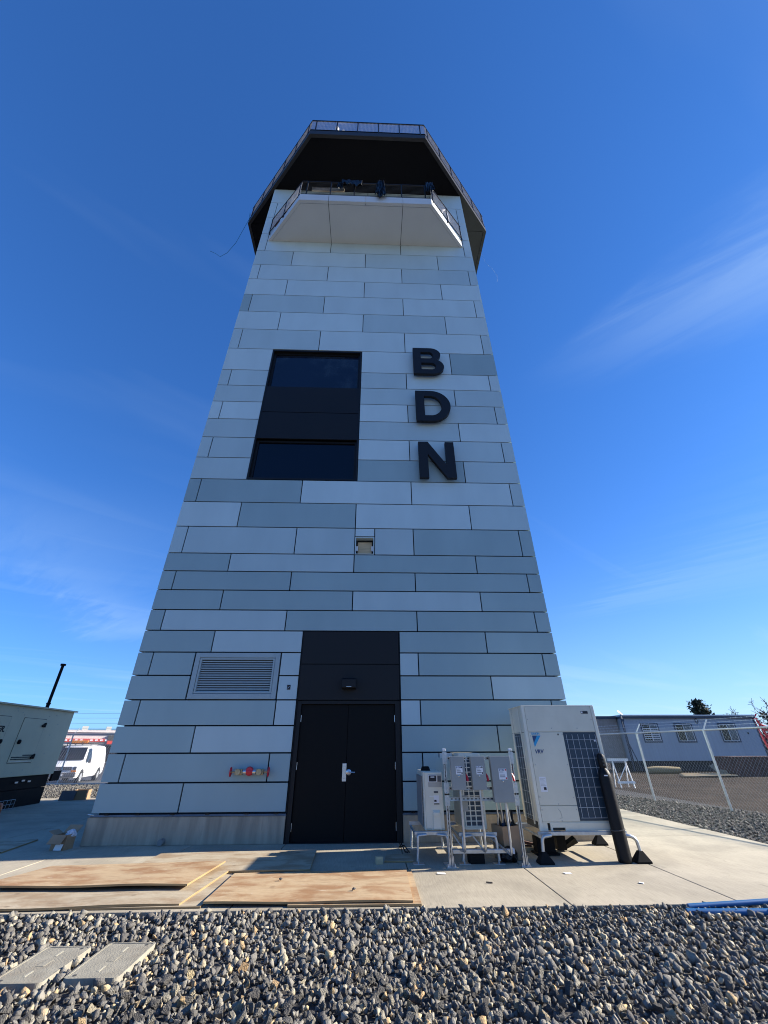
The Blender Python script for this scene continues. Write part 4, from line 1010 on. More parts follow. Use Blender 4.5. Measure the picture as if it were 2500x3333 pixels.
# ================================================================== underground vault boxes
def vault(x0, x1, y0, y1, label):
    t = thing('vault_box', ((x0 + x1) / 2, (y0 + y1) / 2, -0.15), label, 'utility box', 'vault boxes in the gravel')
    def rr(x0, x1, y0, y1, r, n=5):
        p = []
        for cx_, cy_, a in ((x1 - r, y1 - r, 0), (x0 + r, y1 - r, 90), (x0 + r, y0 + r, 180), (x1 - r, y0 + r, 270)): p += arc(cx_, cy_, r, r, a, a + 90, n)
        return p
    o_, i_ = rr(x0, x1, y0, y1, .035), rr(x0 + .016, x1 - .016, y0 + .016, y1 - .016, .028)
    b = MB(); n = len(o_)
    fl = rr(x0 - .025, x1 + .025, y0 - .025, y1 + .025, .04)
    vs = [(x, y, -0.004) for x, y in o_] + [(x, y, -0.004) for x, y in i_] + [(x, y, -0.15) for x, y in fl] + [(x, y, -0.03) for x, y in i_]
    fs = []
    for k in range(n):
        k2 = (k + 1) % n
        fs += [(k, k2, n + k2, n + k), (2 * n + k, 2 * n + k2, k2, k), (n + k, n + k2, 3 * n + k2, 3 * n + k)]
    b.add(vs, fs); b.build('box', VAULT, t)
    lid = rr(x0 + .020, x1 - .020, y0 + .020, y1 - .020, .026)
    b = MB(); b.prism([(x, y, -0.025) for x, y in lid], (0, 0, .019)); l_ = b.build('lid', VAULT, t, bevel=.003)
    cx_ = (x0 + x1) / 2; L_ = y1 - y0
    for yy in (y0 + L_ * .16, y1 - L_ * .30):
        b = MB(); b.box(cx_ - .008, cx_ + .008, yy, yy + L_ * .15, -0.0065, -.0035); b.build('slot', mat('vault_slot', (0.36, 0.34, 0.27), rough=.8), l_)
    for xx, yy in ((x0 + .06, y0 + .05), (x1 - .06, y1 - .05)):
        b = MB(); b.lathe((xx, yy, -.0085), [(.014, 0), (.014, .0045)], 10); b.build('bolt', FARDK, l_)
    b = MB(); b.box(cx_ - .03, cx_ + .03, y0 + L_ * .42, y0 + L_ * .60, -0.0065, -.0040); b.build('plate', VAULT, l_)
    return t
vault(-2.235, -1.865, -4.675, -4.05, 'concrete vault lid in the gravel, cut by the left edge')
vault(-1.755, -1.365, -4.615, -3.995, 'concrete vault lid in the gravel, the right and raised one')

# blue pipes
b = MB(); b.tube([(3.62, -3.46, -.012), (4.5, -3.50, -.01), (8.0, -3.56, -.01)], .029, 12); single(b, 'blue_pipe', BLUEP, 'blue plastic pipe on the gravel, the nearer of the two', 'pipe', 'blue pipes at the right', smooth=True)
b = MB(); b.tube([(3.70, -3.375, .008), (4.55, -3.345, .03), (8.0, -3.25, .06)], .024, 12); single(b, 'blue_pipe', BLUEP, 'blue plastic pipe along the slab edge, the farther of the two', 'pipe', 'blue pipes at the right', smooth=True)

# ================================================================== tall outdoor unit
def text_on(txt, size, parent, loc, m, shear=0.0, bold=0.0, name='lettering', rot=FACE, align='LEFT'):
    return place_mesh(text_mesh(txt, size, shear, bold, align=align), name, m, parent, loc, rot)
X0, X1, Y0, Y1, Z0, Z1 = 2.975, 4.215, -1.40, -0.66, 0.345, 2.035
VR = thing('outdoor_unit', ((X0 + X1) / 2, (Y0 + Y1) / 2, Z0), 'tall cream outdoor condenser with dark coil grille right of the door', 'air conditioner')
b = MB(); b.box(X0 + .02, X1 - .02, Y0 + .02, Y1, Z0 + .10, Z1 - .012); b.build('casing', CREAM, VR)
b = MB(); b.box(X0, X1, Y0 + .004, Y1 + .006, Z1 - .012, Z1); b.build('top_rim', CREAM2, VR, bevel=.004)
b = MB(); b.box(X0 + .055, X1 - .06, Y0 + .004, Y0 + .02, 1.640, Z1 - .014); ub = b.build('upper_panel', CREAM, VR, bevel=.003)
b = MB(); b.box(X0 + .055, 3.605, Y0 + .004, Y0 + .02, .655, 1.632); b.build('front_panel', CREAM, VR, bevel=.003)
b = MB(); b.box(X0 + .055, 3.605, Y0 + .004, Y0 + .02, .455, .648); b.build('lower_panel', CREAM, VR, bevel=.003)
for xa, xb in ((X0, X0 + .05), (X1 - .055, X1)):
    b = MB(); b.box(xa, xb, Y0, Y0 + .02, Z0, Z1 - .014); b.box(xa if xa < 3.5 else xb - .02, xa + .02 if xa < 3.5 else xb, Y0 + .02, Y0 + .06, Z0, Z1 - .014); b.build('corner_post', CREAM2, VR, bevel=.004)
b = MB(); b.box(X0 + .055, X1 - .06, Y0 + .01, Y0 + .03, .44, .452); b.box(3.14, X1 - .06, Y0 + .004, Y0 + .03, .385, .44); b.box(3.14, 3.17, Y0 + .004, Y0 + .03, Z0, .385); b.box(3.36, X1 - .06, Y0 + .004, Y0 + .03, Z0, .385); b.box(X0 + .05, 3.10, Y0 + .012, Y0 + .03, Z0, .44); b.build('base_rail', CREAM, VR)
b = MB(); b.box(X0 + .05, X1 - .05, Y0 + .06, Y1 - .01, Z0, Z0 + .10); b.build('base_pan', FARDK, VR)
# coil grille
b = MB(); b.box(3.61, 4.155, Y0 + .012, Y0 + .0195, .462, 1.632); gr = b.build('coil', COIL, VR)
for k in range(6):
    x = 3.655 + k * (4.135 - 3.655) / 5
    b = MB(); b.box(x - .0028, x + .0028, Y0 + .003, Y0 + .008, .495, 1.60); b.build('grille_wire', GRID, gr)
for k in range(9):
    z = .497 + k * (1.60 - .497) / 8.6
    b = MB(); b.box(3.63, 4.15, Y0 + .002, Y0 + .0075, z - .0028, z + .0028); b.build('grille_wire', GRID, gr)
b = MB(); b.lathe((4.11, Y0 + .001, 1.51), [(.014, .0), (.014, .012)], 10, 'Y'); b.build('badge', WHITE, gr)
# side grille on the left flank
b = MB(); b.box(X0 + .016, X0 + .0195, -1.16, -.80, .45, 1.62); sg = b.build('side_coil', COIL, VR)
for k in range(4):
    y = -1.15 + k * .11; b = MB(); b.box(X0 + .008, X0 + .013, y - .003, y + .003, .45, 1.60); b.build('grille_wire', GRID, sg)
for k in range(8):
    z = .5 + k * .155; b = MB(); b.box(X0 + .009, X0 + .014, -1.16, -.80, z - .003, z + .003); b.build('grille_wire', GRID, sg)
b = MB(); b.box(X0 + .006, X0 + .019, -1.145, -1.185, .40, Z1 - .02); b.box(X0 + .006, X0 + .019, -.79, -.76, .40, Z1 - .02); b.build('side_post', CREAM2, VR)
b = MB(); b.box(X0 + .016, X0 + .019, Y0 + .08, Y1 - .02, 1.63, 1.636); b.build('side_seam', FARDK, VR)
# logo, lettering and stickers
yl = Y0 + .002
b = MB(); b.prism([(3.085, yl, 1.585), (3.165, yl, 1.585), (3.095, yl, 1.475)], (0, .002, 0)); b.build('logo_dark_triangle', BLUEINK, VR)
b = MB(); b.prism([(3.165, yl - .001, 1.585), (3.225, yl - .001, 1.585), (3.100, yl - .001, 1.42), (3.095, yl - .001, 1.475)], (0, .002, 0)); b.build('logo_blue_stripe', CYAN, VR)
text_on('DAIKIN', .040, VR, (3.078, yl, 1.598), CYAN, bold=.0012)
text_on('VRV', .075, VR, (3.085, yl, 1.335), BLUEINK, shear=.25, bold=.0022)
b = MB(); b.box(3.085, 3.19, yl, yl + .0015, .825, 1.02); lb = b.build('label_plate', WHITE, VR)
b = MB(); b.box(3.135, 3.175, yl - .0012, yl, .85, .885); b.build('print', INK, lb)
for k in range(7):
    b = MB(); b.box(3.095, 3.18 - (k % 3) * .014, yl - .0012, yl, .905 + k * .015, .909 + k * .015); b.build('print', GREYBOX, lb)
b = MB(); b.box(3.98, 4.10, yl, yl + .0015, 1.905, 1.945); b.build('warning_sticker', INK, VR)
b = MB(); b.box(3.985, 4.01, yl - .001, yl, 1.912, 1.938); b.build('print', WHITE, VR)
for (x, z) in ((3.52, 1.60), ):
    b = MB(); b.box(x - .012, x + .012, yl, yl + .001, z - .012, z + .012); b.build('small_mark', FARDK, VR)
b = MB()
for (xa, xb, za, zb) in ((3.21, 3.335, 1.836, 1.840), (3.21, 3.335, 2.0, 2.004), (3.208, 3.211, 1.838, 2.002), (3.334, 3.337, 1.838, 2.002)): b.box(xa, xb, Y0 + .002, Y0 + .004, za, zb)
b.build('knockout_cover', CREAM2, VR)
b = MB(); b.tube([(3.30, yl, .61), (3.33, yl, .575), (3.34, yl, .50), (3.30, yl, .495)], .003, 4); b.build('knockout_outline', GREYBOX, VR)
for (x, z) in ((3.05, 1.82), (3.43, 1.69), (3.86, 1.69), (4.13, 1.82), (3.06, 1.58), (3.59, 1.60), (3.06, 1.18), (3.58, 1.18), (3.05, .76), (3.57, .75), (3.32, .67), (3.58, .60), (3.05, .60), (3.33, .465)):
    b = MB(); b.lathe((x, Y0 + .004, z), [(.009, 0), (.009, -.004)], 8, 'Y'); b.build('screw', GREYBOX, VR)

def stand(name, x0, x1, y0, y1, zt, label, feet, spread=0.06, r=0.022, rub=True):
    t = thing(name, ((x0 + x1) / 2, (y0 + y1) / 2, 0), label, 'stand', 'galvanised equipment stands')
    b = MB(); b.box(x0, x1, y0 - .02, y0 + .02, zt - .045, zt); b.build('rail', GALV, t, bevel=.004)
    b = MB(); b.box(x0, x1, y1 - .02, y1 + .02, zt - .045, zt); b.build('rail', GALV, t, bevel=.004)
    for x in (x0 + .03, x1 - .03):
        b = MB(); b.tube([(x, y0, zt - .06), (x, y1, zt - .06)], .018, 8); b.build('cross_tube', GALV, t, smooth=True)
    for (fx_, fy) in feet:
        s_ = -1 if fx_ < (x0 + x1) / 2 else 1
        xs_ = x0 + .05 if s_ < 0 else x1 - .05
        zl = .10 if rub else .03
        pts = [(xs_ - s_ * .12, fy * .5 + (y0 if fy < (y0 + y1) / 2 else y1) * .5, zt - .035), (xs_, fy, zt - .04)]
        for k in range(1, 6):
            a = k / 5 * math.pi / 2; pts.append((xs_ + (fx_ - xs_) * math.sin(a), fy, zl + .12 + (zt - .04 - zl - .12) * math.cos(a) ** 1.0 if False else zt - .04 - (zt - .16 - zl) * (1 - math.cos(a))))
        pts.append((fx_ + s_ * .012, fy, zl))
        b = MB(); b.tube(pts, r, 10); l_ = b.build('leg', GALV, t, smooth=True)
        b = MB()
        if rub:
            w0, w1 = .105, .03
            vs = [(fx_ + a * w0, fy + c * w0 * .8, 0) for a, c in ((-1, -1), (1, -1), (1, 1), (-1, 1))] + [(fx_ + a * w0, fy + c * w0 * .8, .022) for a, c in ((-1, -1), (1, -1), (1, 1), (-1, 1))] + [(fx_ + a * w1 + s_ * .005, fy + c * w1, .135) for a, c in ((-1, -1), (1, -1), (1, 1), (-1, 1))]
            b.add(vs, [(0, 1, 5, 4), (1, 2, 6, 5), (2, 3, 7, 6), (3, 0, 4, 7), (4, 5, 9, 8), (5, 6, 10, 9), (6, 7, 11, 10), (7, 4, 8, 11), (8, 9, 10, 11), (3, 2, 1, 0)])
            b.build('foot', RUBBER, l_, bevel=.005)
        else:
            b.box(fx_ - .08, fx_ + .08, fy - .055, fy + .055, 0, .008); b.bar((fx_, fy, .008), (fx_, fy, .05), .012, 8); b.build('foot', GALV, l_)
    return t
stand('unit_stand', 2.92, 4.25, -1.42, -.66, .343, 'galvanised stand with black rubber feet under the tall unit', [(2.93, -1.53), (4.32, -1.53), (4.33, -.30), (2.93, -.34)], r=.024)

# gas cylinder
t = thing('gas_cylinder', (4.085, -1.52, 0), 'black steel gas cylinder leaning against the tall unit', 'gas cylinder')
b = MB(); b.lathe((4.085, -1.52, 0), [(.082, 0.0), (.093, .015), (.095, .05), (.095, 1.0), (.09, 1.05), (.075, 1.10), (.05, 1.125), (.045, 1.15)], 24); b.build('body', CYLB, t, smooth=True)
b = MB(); b.lathe((4.09, -1.52, 1.13), [(.045, 0), (.055, .02), (.055, .16), (.045, .19), (.02, .205)], 16); b.build('valve_guard', CYLB, t, smooth=True)
for k in range(3):
    b = MB(); b.box(4.075 + .0, 4.105, -1.578, -1.572, 1.165 + k * .045, 1.19 + k * .045); b.build('guard_slot', FARDK, t)
b = MB(); b.box(4.03, 4.085, -1.619, -1.611, 1.03, 1.045); b.build('label_strip', WHITE, t)
b = MB(); b.tube([(4.085 + .099 * math.cos(a), -1.52 + .099 * math.sin(a), .37 + .01 * math.cos(a)) for a in [2 * math.pi * k / 24 for k in range(25)]], .007, 6, False); b.build('strap', FARDK, t)
t.rotation_euler = (R(-2), R(0.5), 0)

# ================================================================== two slim units behind the rack
X0, X1, Y0, Y1, Z0, Z1 = 1.255, 1.565, -1.35, -.52, .36, 1.09
U1 = thing('slim_outdoor_unit', ((X0 + X1) / 2, (Y0 + Y1) / 2, Z0), 'slim cream condenser seen end on, next to the door', 'air conditioner', 'slim condensers behind the switch rack')
b = MB(); b.box(X0 + .01, X1, Y0 + .01, Y1, Z0, Z1); b.build('casing', CREAM, U1, bevel=.008)
b = MB(); b.box(X0 + .035, X1 - .01, Y0, Y0 + .01, Z0 + .02, Z1 - .01); b.build('end_panel', CREAM2, U1, bevel=.004)
b = MB(); b.box(X0 + .02, X0 + .032, Y0 - .004, Y0 + .01, Z0, Z1); b.build('corner_post', CREAM2, U1)
b = MB(); b.box(X0 + .09, X1 - .012, Y0 - .004, Y0, Z1 - .20, Z1 - .035); hp = b.build('terminal_cover', mat('cover_grey', (0.42, 0.40, 0.35), rough=.5), U1)
b = MB(); b.box(X0 + .095, X0 + .225, Y0 - .007, Y0 - .004, Z1 - .135, Z1 - .04); o = b.build('label_plate', WHITE, hp)
b = MB(); b.box(X0 + .103, X0 + .217, Y0 - .009, Y0 - .007, Z1 - .127, Z1 - .048); b.build('print', INK, hp)
b = MB(); b.box(X0 + .13, X0 + .19, Y0 - .0105, Y0 - .009, Z1 - .075, Z1 - .062); b.build('print', WHITE, hp)
b = MB(); b.box(X0 + .24, X1 - .018, Y0 - .007, Y0 - .004, Z1 - .13, Z1 - .055); b.build('sticker', BUMP, hp)
b = MB(); b.box(X0 + .17, X0 + .235, Y0 - .003, Y0, Z0 + .455, Z0 + .48); b.build('sticker', BUMP, U1)
b = MB(); b.box(X0 + .165, X0 + .245, Y0 - .003, Y0, Z0 + .33, Z0 + .425); o = b.build('sticker', WHITE, U1)
b = MB(); b.box(X0 + .17, X0 + .205, Y0 - .0045, Y0 - .003, Z0 + .345, Z0 + .37); b.build('print', INK, o)
b = MB(); b.box(X0 + .10, X0 + .165, Y0 - .003, Y0, Z0 + .41, Z0 + .42); b.build('sticker', WHITE, U1)
b = MB(); b.box(X0 + .165, X0 + .245, Y0 - .003, Y0, Z0 + .312, Z0 + .325); b.build('sticker', FARDK, U1)
b = MB(); b.box(X0 + .11, X1 - .04, Y0 - .003, Y0, Z0 + .005, Z0 + .29); b.box(X0 + .14, X1 - .06, Y0 - .03, Y0 - .003, Z0 + .02, Z0 + .20); b.prism([(X0 + .135, Y0 - .003, Z0 + .20), (X1 - .055, Y0 - .003, Z0 + .20), (X1 - .075, Y0 - .04, Z0 + .17), (X0 + .155, Y0 - .04, Z0 + .17)], (0, 0, .045)); b.build('pipe_cover', CREAM2, U1, bevel=.004)
for k in range(13):
    z = Z0 + .05 + k * .05; b = MB(); b.box(X0 + .0, X0 + .0095, Y0 + .10, Y1 - .05, z, z + .022); b.build('fin', GREYBOX, U1)
b = MB(); b.box(X0 - .012, X0 - .001, Y0 + .08, Y1 - .04, Z0 + .03, Z1 - .06); b.build('guard', mat('guard_grey', (0.24, 0.24, 0.23), rough=.5), U1)
b = MB(); b.prism([(X0 + .03, Y0 + .35, Z1 + .001), (X0 + .18, Y0 + .35, Z1 + .001), (X0 + .155, Y0 + .35, Z1 + .06), (X0 + .055, Y0 + .35, Z1 + .06)], (0, .12, 0)); single(b, 'black_tool_box', RUBBER, 'flat black box lying on top of the leftmost condenser', 'box')
stand('unit_stand', 1.10, 1.60, -1.40, -.48, .357, 'galvanised stand with flat foot plates under the leftmost condenser', [(1.14, -1.46), (1.58, -1.46), (1.14, -.43), (1.64, -.42)], rub=False, r=.018)

X0, X1, Y0, Y1, Z0, Z1 = 1.885, 2.235, -1.20, -.40, .345, 1.34
U2 = thing('slim_outdoor_unit', ((X0 + X1) / 2, (Y0 + Y1) / 2, Z0), 'slim cream condenser with a black grid grille behind the switch boxes', 'air conditioner', 'slim condensers behind the switch rack')
b = MB(); b.box(X0, X1, Y0 + .012, Y1, Z0, Z1); b.build('casing', CREAM, U2, bevel=.006)
b = MB(); b.box(X0 + .02, X1 - .07, Y0 + .004, Y0 + .011, Z0 + .04, Z1 - .05); g2 = b.build('coil', COIL, U2)
for k in range(4):
    x = X0 + .03 + k * .0815 if k < 3 else X1 - .065
    b = MB(); b.box(x - .008, x + .008, Y0 - .006, Y0 + .004, Z0 + .03, Z1 - .04); b.build('grille_bar', CREAM2, g2)
for k in range(15):
    z = Z0 + .04 + k * .063
    b = MB(); b.box(X0 + .02, X1 - .07, Y0 - .005, Y0 + .003, z - .006, z + .006); b.build('grille_bar', CREAM2, g2)
for k in range(24):
    z = Z0 + .15 + k * .034; b = MB(); b.box(X1 - .055, X1 - .01, Y0 + .006, Y0 + .0115, z, z + .014); b.build('fin', CREAM2, U2)
b = MB(); b.box(X0 + .02, X1 - .02, Y0 + .002, Y0 + .0118, Z0, Z0 + .028); b.build('foot_trim', CREAM2, U2)
b = MB(); b.box(X0 - .24, X0 - .02, -.75, -.55, 1.27, 1.335); single(b, 'duct_cover', GALV, 'small galvanised cover above the middle of the switch rack', 'cover')['label'] = 'small ribbed metal cover at the top left behind the switch rack'
stand('unit_stand', 1.75, 2.31, -1.42, -.40, .343, 'galvanised stand with flat foot plates under the grilled condenser', [(1.79, -1.49), (2.28, -1.49), (2.28, -.45), (1.80, -.45)], rub=False, r=.020)

# ================================================================== strut rack and switches
RK = thing('strut_rack', (2.09, -1.66, 0), 'galvanised strut frame with white end caps carrying the switch boxes', 'rack')
def channel(b, x, y, z0, z1, w=.041):
    b.box(x - w / 2, x + w / 2, y + w / 2 - .003, y + w / 2, z0, z1); b.box(x - w / 2, x - w / 2 + .003, y - w / 2, y + w / 2 - .003, z0, z1); b.box(x + w / 2 - .003, x + w / 2, y - w / 2, y + w / 2 - .003, z0, z1)
    b.box(x - w / 2 + .003, x - w / 2 + .011, y - w / 2, y - w / 2 + .003, z0, z1); b.box(x + w / 2 - .011, x + w / 2 - .003, y - w / 2, y - w / 2 + .003, z0, z1)
for x in (1.573, 2.602):
    b = MB(); channel(b, x, -1.66, 0.01, 1.375); u = b.build('upright', STRUT, RK)
    b = MB(); b.box(x - .024, x + .024, -1.685, -1.635, 1.376, 1.405); b.build('end_cap', WHITE, u, bevel=.005)
    b = MB(); b.box(x - .07, x + .07, -1.72, -1.60, 0, .009); b.box(x - .034, x - .026, -1.69, -1.63, .009, .12); b.box(x + .026, x + .034, -1.69, -1.63, .009, .12); b.build('base_plate', STRUT, u)
    for dx_ in (-.05, .05):
        b = MB(); b.bar((x + dx_, -1.69, .009), (x + dx_, -1.69, .04), .008, 6); b.build('bolt', STRUT, u)
    for k in range(22):
        z = .10 + k * .052
        b = MB(); b.box(x - .007, x + .007, -1.6425, -1.6405, z, z + .028); b.build('slot', INK, u)
    for z in (1.28, .89, .76):
        b = MB(); b.box(x - .035, x + .035, -1.69, -1.684, z - .075, z + .075); b.build('bracket', GALV, u)
        for dz_ in (-.05, 0, .05):
            b = MB(); b.bar((x, -1.698, z + dz_), (x, -1.69, z + dz_), .011, 6); b.build('bolt', GALV, u)
for z in (1.275, .895, .765):
    b = MB(); b.box(1.597, 2.578, -1.645, -1.641, z - .02, z + .02); b.box(1.597, 2.578, -1.68, -1.645, z + .017, z + .02); b.box(1.597, 2.578, -1.68, -1.645, z - .02, z - .017); cb = b.build('crossbar', STRUT, RK)
    for k in range(16):
        x = 1.63 + k * .06; b = MB(); b.box(x, x + .028, -1.6465, -1.6455, z - .007, z + .007); b.build('slot', INK, cb)
b = MB(); b.box(1.63, 2.49, -1.52, -1.45, .115, .165); b.build('wireway', GALV, RK, bevel=.006)
b = MB(); b.box(2.49, 2.515, -1.525, -1.445, .11, .17); b.build('wireway_end', WHITE, RK)
def switch(x0, x1, z0, z1, label, k):
    t = thing('switch_box', ((x0 + x1) / 2, -1.76, z0), label, 'switch box', 'disconnect switches on the rack')
    b = MB(); b.box(x0, x1, -1.79, -1.684, z0, z1); b.build('body', SWITCH, t, bevel=.004)
    b = MB(); b.box(x0 - .004, x1 + .004, -1.802, -1.791, z0 - .003, z1 + .003); b.build('cover', SWITCH, t, bevel=.003)
    w2 = min(.10, (x1 - x0) * .42); cx_ = (x0 + x1) / 2 + .015; zt_ = z1 - (.12 if k < 2 else .155); hh = .105 if k < 2 else .135
    b = MB(); b.box(cx_ - w2 * .6, cx_ + w2 * .6, -1.8045, -1.803, zt_ - hh, zt_); lb = b.build('label_plate', WHITE, t)
    text_on('E·T·N', .030, lb, (cx_ - w2 * .52, -1.8053, zt_ - .027), BLUEINK, bold=.001)
    b = MB(); b.box(cx_ + w2 * .36, cx_ + w2 * .56, -1.8058, -1.8046, zt_ - .025, zt_ - .006); b.build('print', RED if k == 2 else INK, lb)
    b = MB(); b.box(cx_ + w2 * .36, cx_ + w2 * .56, -1.8058, -1.8046, zt_ - hh + .006, zt_ - hh + .026); b.build('print', RED if k == 2 else INK, lb)
    for q in range(3):
        b = MB(); b.box(cx_ - w2 * .52, cx_ + w2 * .1, -1.8058, -1.8046, zt_ - .038 - q * .008, zt_ - .035 - q * .008); b.build('print', GREYBOX, lb)
    for q in range(2):
        b = MB(); b.box(cx_ - w2 * .45, cx_ + w2 * .3, -1.8058, -1.8046, zt_ - hh * .62 - q * .022, zt_ - hh * .62 + .007 - q * .022); b.build('print', INK, lb)
    b = MB(); b.lathe((cx_ - .01, -1.803, zt_ - hh - .02), [(.011, 0), (.011, -.006), (.005, -.008)], 10, 'Y'); b.build('latch', STEEL, t)
    b = MB(); b.box(x1 + .005, x1 + .012, -1.775, -1.735, z1 - .29, z1 - .09); h_ = b.build('handle_plate', BLKMET, t)
    b = MB(); b.tube([(x1 + .014, -1.755, z1 - .22), (x1 + .030, -1.765, z1 - .255), (x1 + .034, -1.775, z1 - .31)], [.012, .016, .018], 8); b.build('handle', RED, h_, smooth=True)
    return t
switch(1.645, 1.845, .888, 1.30, 'grey switch box with red handle, left one on the rack', 0)
switch(1.95, 2.15, .885, 1.30, 'grey switch box with red handle, middle one on the rack', 1)
switch(2.247, 2.537, .733, 1.30, 'grey switch box with red handle, the largest, right on the rack', 2)
b = MB(); b.box(1.80, 1.905, -1.52, -1.46, .63, .79); b.prism([(1.80, -1.522, .60), (1.905, -1.522, .60), (1.905, -1.522, .63), (1.80, -1.522, .63)], (0, .01, 0)); single(b, 'junction_box', SWITCH, 'small grey junction box under the left switch box', 'junction box', bevel=.003)
def conduit(pts, label, r=.016):
    b = MB(); b.tube(pts, r, 10); return single(b, 'conduit', GALV, label, 'conduit', 'conduits under the switch boxes', smooth=True)
def bend(x, y, z0, zb, dy, rr=.07):
    p = [(x, y, z0), (x, y, zb + rr)]
    for k in range(1, 6):
        a = k / 5 * math.pi / 2; p.append((x, y + dy * rr * (1 - math.cos(a)), zb + rr - rr * math.sin(a)))
    return p
conduit(bend(1.765, -1.74, .885, .17, 1) + [(1.74, -1.50, .16)], 'steel conduit dropping from the left switch box')
conduit(bend(2.055, -1.74, .882, .17, 1) + [(2.06, -1.50, .16)], 'steel conduit dropping from the middle switch box')
conduit(bend(2.41, -1.74, .73, .13, 1) + [(2.30, -1.3, .22), (2.2, -1.1, .30)], 'steel conduit dropping from the large switch box and bending back')
conduit([(2.435, -1.70, .73), (2.47, -1.66, .55), (2.485, -1.64, .50)], 'short bright conduit stub right of the bent one', .010)
conduit([(2.275, -1.74, .73), (2.285, -1.72, .56), (2.30, -1.6, .46)], 'thin flexible conduit at the left under the large switch box', .010)
conduit([(2.335, -1.72, .73), (2.36, -1.68, .55), (2.37, -1.60, .48)], 'second thin flexible conduit under the large switch box', .010)
b = MB(); b.tube([(1.66, -1.45, .33), (1.74, -1.47, .22), (1.80, -1.5, .17)], .009, 6); b.tube([(1.93, -1.5, .32), (2.0, -1.5, .24), (2.06, -1.5, .17)], .010, 6); single(b, 'flexible_whip', GREYBOX, 'flexible grey cable whips looping above the wireway', 'cable', smooth=True)

# ================================================================== clutter round the units
def open_carton(name, c, sx, sy, sz, rz, label, flaps=True, tilt=0):
    t = thing(name, (c[0], c[1], c[2]), label, 'carton', None, rz); w2 = .006
    b = MB(); b.box(-sx / 2, sx / 2, -sy / 2, -sy / 2 + w2, 0, sz); b.box(-sx / 2, sx / 2, sy / 2 - w2, sy / 2, 0, sz); b.box(-sx / 2, -sx / 2 + w2, -sy / 2 + w2, sy / 2 - w2, 0, sz); b.box(sx / 2 - w2, sx / 2, -sy / 2 + w2, sy / 2 - w2, 0, sz); b.box(-sx / 2 + w2, sx / 2 - w2, -sy / 2 + w2, sy / 2 - w2, 0, w2)
    b.build('carton_body', CARD, t, local=True)
    if flaps:
        for (cc, ss, ee) in (((0, -sy / 2 - .06, sz - .05), (sx, .14, w2), (R(50), 0, 0)), ((0, sy / 2 + .05, sz + .05), (sx, .14, w2), (R(40), 0, 0)), ((-sx / 2 - .05, 0, sz + .02), (.13, sy, w2), (0, R(25), 0))):
            b = MB(); b.obox(cc, ss, ee); b.build('flap', CARD, t, local=True)
    return t
open_carton('cardboard_box', (2.52, -1.22, 0.005), .34, .30, .40, R(18), 'brown cardboard box stuffed with scraps between the rack and the tall unit', flaps=False)
for k in range(7):
    b = MB(); x = 2.42 + k * .035; b.tube([(x, -1.25 + .03 * (k % 3), .12), (x + .02, -1.22, .40), (x + .05 * ((k % 2) * 2 - 1) * .5 + .02, -1.2 + .02 * (k % 4), .52 + .03 * (k % 3))], .016 + .004 * (k % 2), 6)
    single(b, 'insulation_scrap', (TARP, mat('navy_foam', (0.02, 0.03, 0.07), rough=.7), TARP)[k % 3], ('leftmost', 'second', 'third', 'fourth', 'fifth', 'sixth', 'rightmost')[k] + ' dark foam tube from the left in the cardboard box by the rack', 'foam tube', 'foam tubes in the cardboard box')
crumple('black_bag', (2.44, -1.42, .085), .14, .10, .085, 'black rubbish bag on the slab under the wireway end', 3.3)['category'] = 'bag'
b = MB(); b.box(1.86, 2.08, -1.50, -1.34, 0.0, .105); b.box(1.86, 2.08, -1.505, -1.335, .095, .12); single(b, 'black_block', RUBBER, 'black rubber support block under the wireway', 'block', bevel=.008)
b = MB(); b.box(3.02, 3.30, -1.02, -.82, 0.0, .22); b.prism([(2.98, -1.06, 0), (3.34, -1.06, 0), (3.34, -.78, 0), (2.98, -.78, 0)], (0, 0, .03)); single(b, 'black_block', RUBBER, 'large black rubber block under the left half of the tall unit', 'block', bevel=.01)
b = MB(); b.box(3.42, 3.56, -.80, -.62, .02, .24); b.prism([(3.56, -.78, .08), (3.72, -.80, .17), (3.78, -.74, .10), (3.60, -.70, .02)], (0, .1, .02)); single(b, 'black_bracket', RUBBER, 'jumble of black brackets under the middle of the tall unit', 'bracket')
b = MB(); b.obox((2.90, -.75, .03), (.36, .12, .05), (0, 0, .1)); single(b, 'wood_block', LUMBER, 'pale timber offcut on the slab left of the rubber block under the tall unit', 'block')
b = MB(); b.obox((2.93, -.62, .10), (.34, .10, .035), (0, .2, .1)); b.obox((2.88, -.70, .07), (.30, .03, .02), (0, 0, -.2)); single(b, 'scrap_strip', WOODK, 'dark scrap strips piled behind the timber offcut', 'scrap')
open_carton('cardboard_box', (-4.60, -0.22, 0.0), .24, .20, .20, R(-8), 'open cardboard box with paper lying against the left corner of the tower')
b = MB(); b.obox((-4.58, -.345, .045), (.13, .006, .08), (R(-18), 0, R(-8))); single(b, 'paper_scrap', PAPER, 'printed white paper leaning on the open cardboard box', 'paper')
crumple('plastic_wrap', (-4.52, -.2, .20), .07, .06, .06, 'clear crumpled plastic wrap in the open cardboard box', 5.5)
_pw = bpy.data.objects['plastic_wrap']; _pw['category'] = 'plastic wrap'; _pw.data.materials.clear(); _pw.data.materials.append(mat('pale_plastic', (0.55, 0.56, 0.6), rough=.3, var=.15, scale=20))

